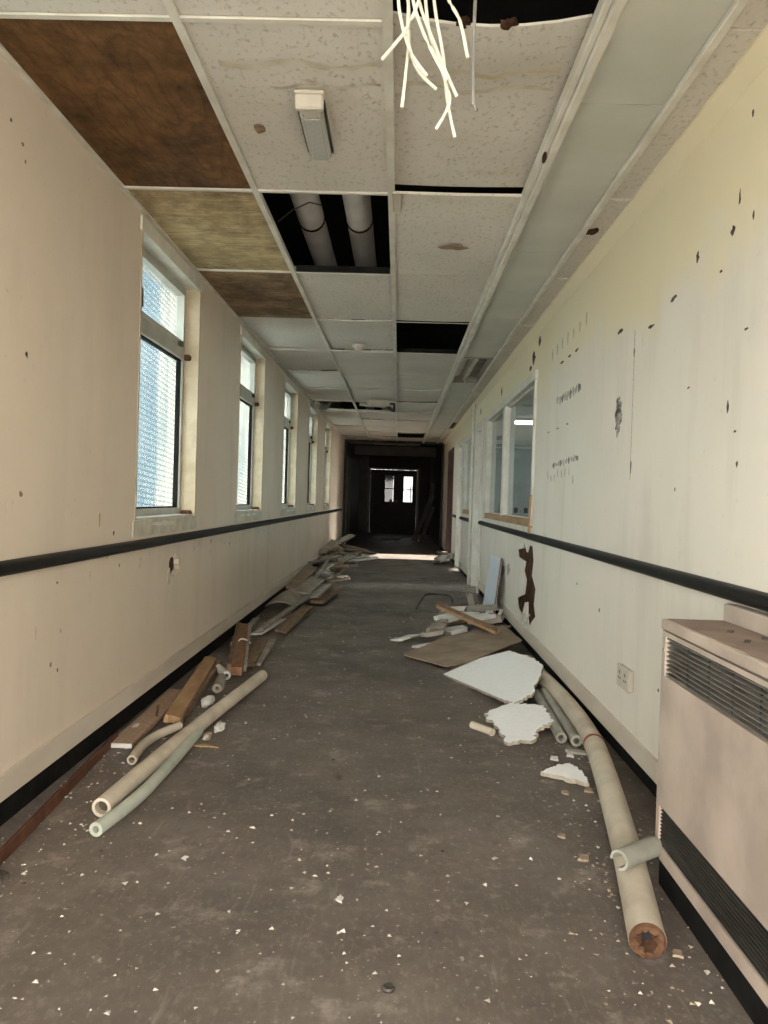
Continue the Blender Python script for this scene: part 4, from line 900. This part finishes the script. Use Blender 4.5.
crumbs('plaster_grit', 900, 'chip_white', 'pale grit gathered along both skirtings', edges, 2, .002, .014)
crumbs('pale_dust_trail', 500, 'chip_white', 'fine pale crumbs beside the rusty angle', leftline, 5, .0015, .007)
crumbs('tan_crumbs', 420, 'chip_tan', 'tan crumbs beside the thick cream pipe', rightline, 3, .002, .010)
crumbs('dark_crumbs', 150, 'chip_dark', 'dark crumbs scattered over the corridor floor', anywhere, 4, .003, .012)
make('bottle_cap', MB().lathe([(.014, 0), (.016, .004), (.012, .009), (.004, .006)], (.012, 1.765, 0), 14), 'dark_metal', label='small dark ring on the floor nearest the camera', cat='ring')
make('leaf_scrap', MB().slab([(-.235, 3.10, .012), (-.20, 3.06, .006), (-.185, 3.09, .012), (-.21, 3.11, .02)], .004, .006, 3, 2), 'chip_dark', label='small dark curled scrap in the middle of the floor', cat='scrap')
make('plaster_lump', MB().slab([(-1.13, 2.18, .016), (-1.09, 2.17, .016), (-1.08, 2.20, .016), (-1.12, 2.22, .016)], .015, .004, 2, 2), 'chip_dark', label='black lump beside the near end of the rusty angle', cat='lump')
for k, (x, y, s, m_, lab) in enumerate([(.80, 3.47, .018, 'plasterboard', 'white chip behind the triangular tile fragment'), (.72, 3.42, .020, 'plasterboard', 'beige chip left above the triangular tile fragment'), (.735, 1.95, .014, 'chip_tan', 'curled tan scrap beside the broken pipe end'), (.78, 3.05, .02, 'chip_tan', 'tan chip at the right tip of the triangular fragment'), (.68, 3.02, .016, 'chip_tan', 'tan chip in front of the triangular fragment'), (.62, 2.46, .02, 'chip_tan', 'tan chip left of the foam sleeve'), (.585, 2.62, .015, 'chip_tan', 'small tan chip further left of the foam sleeve'), (-1.0, 2.9, .014, 'plasterboard', 'white chip between the angle and the cream pipe'), (-.62, 2.36, .010, 'plasterboard', 'white chip right of the open pipe ends'), (-.13, 2.15, .012, 'plasterboard', 'white chip in the centre foreground')]):
    make('floor_chip', MB().slab([(x-s, y-s*.6, s*.5), (x+s*.7, y-s, s*.4), (x+s, y+s*.9, s*.5), (x-s*.4, y+s, s*.6)], s*.4, s*.2, 2, k), m_, label=lab, cat='chip', group='larger chips on the floor')

# ------------------------------------------------------------------ far end: lobby, doors, leaning boards
make('trim_4', MB().bbox(XL, XL+.05, YM-.12, YM+.02, 0, ZC).bbox(XR-.05, XR, YM-.12, YM+.02, 0, ZC).bbox(XL, XR, YM-.1, YM, ZC-.05, ZC+.3), 'lobby', kind='structure')
make('trim_5', MB().bbox(XL, XR, 22.0, 22.2, 2.36, 2.62).bbox(XL, XL+.28, 25.2, 25.39, 0, 2.5), 'lobby_trim', kind='structure')
dd = empty('door_4', (-.165, YE, 0), kind='structure')
make('door_frame', MB().bbox(-1.0, -.92, YE-.06, YE+.12, 0, 2.16).bbox(.59, .67, YE-.06, YE+.12, 0, 2.16).bbox(-.92, .59, YE-.06, YE+.12, 2.09, 2.16), 'lobby_trim', dd)
for k, (a, b_, va, vb) in enumerate(((-.918, -.167, -.45, -.16), (-.163, .588, .16, .45))):
    z0, z1 = 1.05, 1.88
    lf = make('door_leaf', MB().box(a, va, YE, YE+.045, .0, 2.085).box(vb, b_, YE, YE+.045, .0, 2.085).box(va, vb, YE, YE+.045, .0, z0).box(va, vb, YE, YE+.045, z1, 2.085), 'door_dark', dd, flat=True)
    make('vision_pane', MB().box(va, vb, YE+.02, YE+.026, z0, z1), 'tinted', lf, flat=True)
    make('glazing_bar', MB().box(va, vb, YE+.01, YE+.035, 1.46, 1.485), 'door_dark', lf, flat=True)
    make('push_plate', MB().box(-.30 if k == 0 else -.12, -.20 if k == 0 else -.02, YE-.004, YE, 1.0, 1.12), 'dark_metal', lf, flat=True)
ob = empty('backdrop_block', (-1.2, 30, -.2), 'dark block added outside to darken the far left door pane', 'building')  # block added outside to make the left pane dark
make('backdrop_wall', MB().box(-3.2, -.24, 30, 34, -.2, 2.0), 'backdrop', ob, flat=True)
make('roof_edge', MB().box(-3.3, -.22, 29.9, 34.1, 2.0, 2.06), 'backdrop', ob, flat=True)
fe = empty('louvre_bars', (.4, 31, -.2), 'white louvre lines added outside the far right door pane', 'louvre')  # bars added outside to draw louvre lines in the right pane
for z in (1.25, 1.48, 1.62): make('rail_bar', MB().bbox(.05, 1.2, 31, 31.04, z, z+.035), 'pipe_white', fe)
for x in (.45, 1.1): make('post', MB().bbox(x, x+.05, 31, 31.05, -.2, 1.66), 'dark_metal', fe)
for k, (a, b_, w) in enumerate([((.45, 21.0, .02), (.93, 21.3, 1.25), .14), ((.60, 20.6, .02), (.95, 20.9, .95), .10), ((.72, 21.6, .02), (.96, 21.8, 1.6), .12)]):
    make('leaning_plank', MB().obox(a, b_, w, .03, .3, .02, seed=k), 'lobby_trim', label=['dim plank leaning lowest across the far right corner', 'short dim plank leaning in front of the others far right', 'tall dim plank leaning furthest back in the far right corner'][k], cat='plank', group='planks leaning in the dark end')
make('fallen_sheet', MB().slab([(-.45, 20.7, .03), (.0, 20.6, .03), (.12, 21.0, .12), (-.4, 21.2, .04)], .012, .01, 4, 8), 'greyboard', label='pale sheet lying on the dark floor before the end doors', cat='sheet')
for x in (XL+.005,):
    dl = empty('door_5', (XL, 19.2, 0), kind='structure')
    make('door_leaf', MB().bbox(XL, XL+.03, 18.75, 19.65, 0, 2.05), 'door_dark', dl); make('door_frame', MB().bbox(XL, XL+.045, 18.68, 18.75, 0, 2.12).bbox(XL, XL+.045, 19.65, 19.72, 0, 2.12), 'lobby_trim', dl)

# ------------------------------------------------------------------ side room contents seen through the glass
lk = empty('storage_cupboard', (2.6, 16.6, 0), 'pale grey two-door cupboard in the room behind the inner window', 'cupboard')
make('carcass', MB().box(1.95, 3.15, 16.45, 16.95, 0, 1.52), 'locker', lk, flat=True)
for k in (0, 1):
    dr = make('door', MB().bbox(1.96+k*.60, 2.54+k*.60, 16.425, 16.449, .06, 1.49), 'locker', lk)
    xx = 2.47 if k == 0 else 2.68; make('handle_plate', MB().bbox(xx-.04, xx+.04, 16.41, 16.424, .92, 1.03), 'mark', dr)
cl = empty('room_ceiling_light', (2.2, 12.7, 2.4), 'lit white ceiling light in the room behind the inner window', 'light')
make('fitting', MB().bbox(1.85, 2.65, 12.65, 12.8, 2.46, 2.498), 'plastic', cl); make('diffuser', MB().bbox(1.86, 2.64, 12.66, 12.79, 2.41, 2.46), 'lit', cl)
for i, (a, b_) in enumerate(((4.2, 6.8), (6.9, 9.5), (9.8, 12.1))):  # last one added to brighten the side room
    w = empty(f'window_{10+i}', (6.1, (a+b_)/2, 1.0), kind='structure')
    make('window_frame', MB().box(6.05, 6.1, a, a+.05, 1, 2.2).box(6.05, 6.1, b_-.05, b_, 1, 2.2).box(6.05, 6.1, a, b_, 1, 1.05).box(6.05, 6.1, a, b_, 2.15, 2.2), 'alu', w, flat=True)
    make('pane', MB().box(6.07, 6.076, a+.05, b_-.05, 1.05, 2.15), 'pane', w, flat=True)
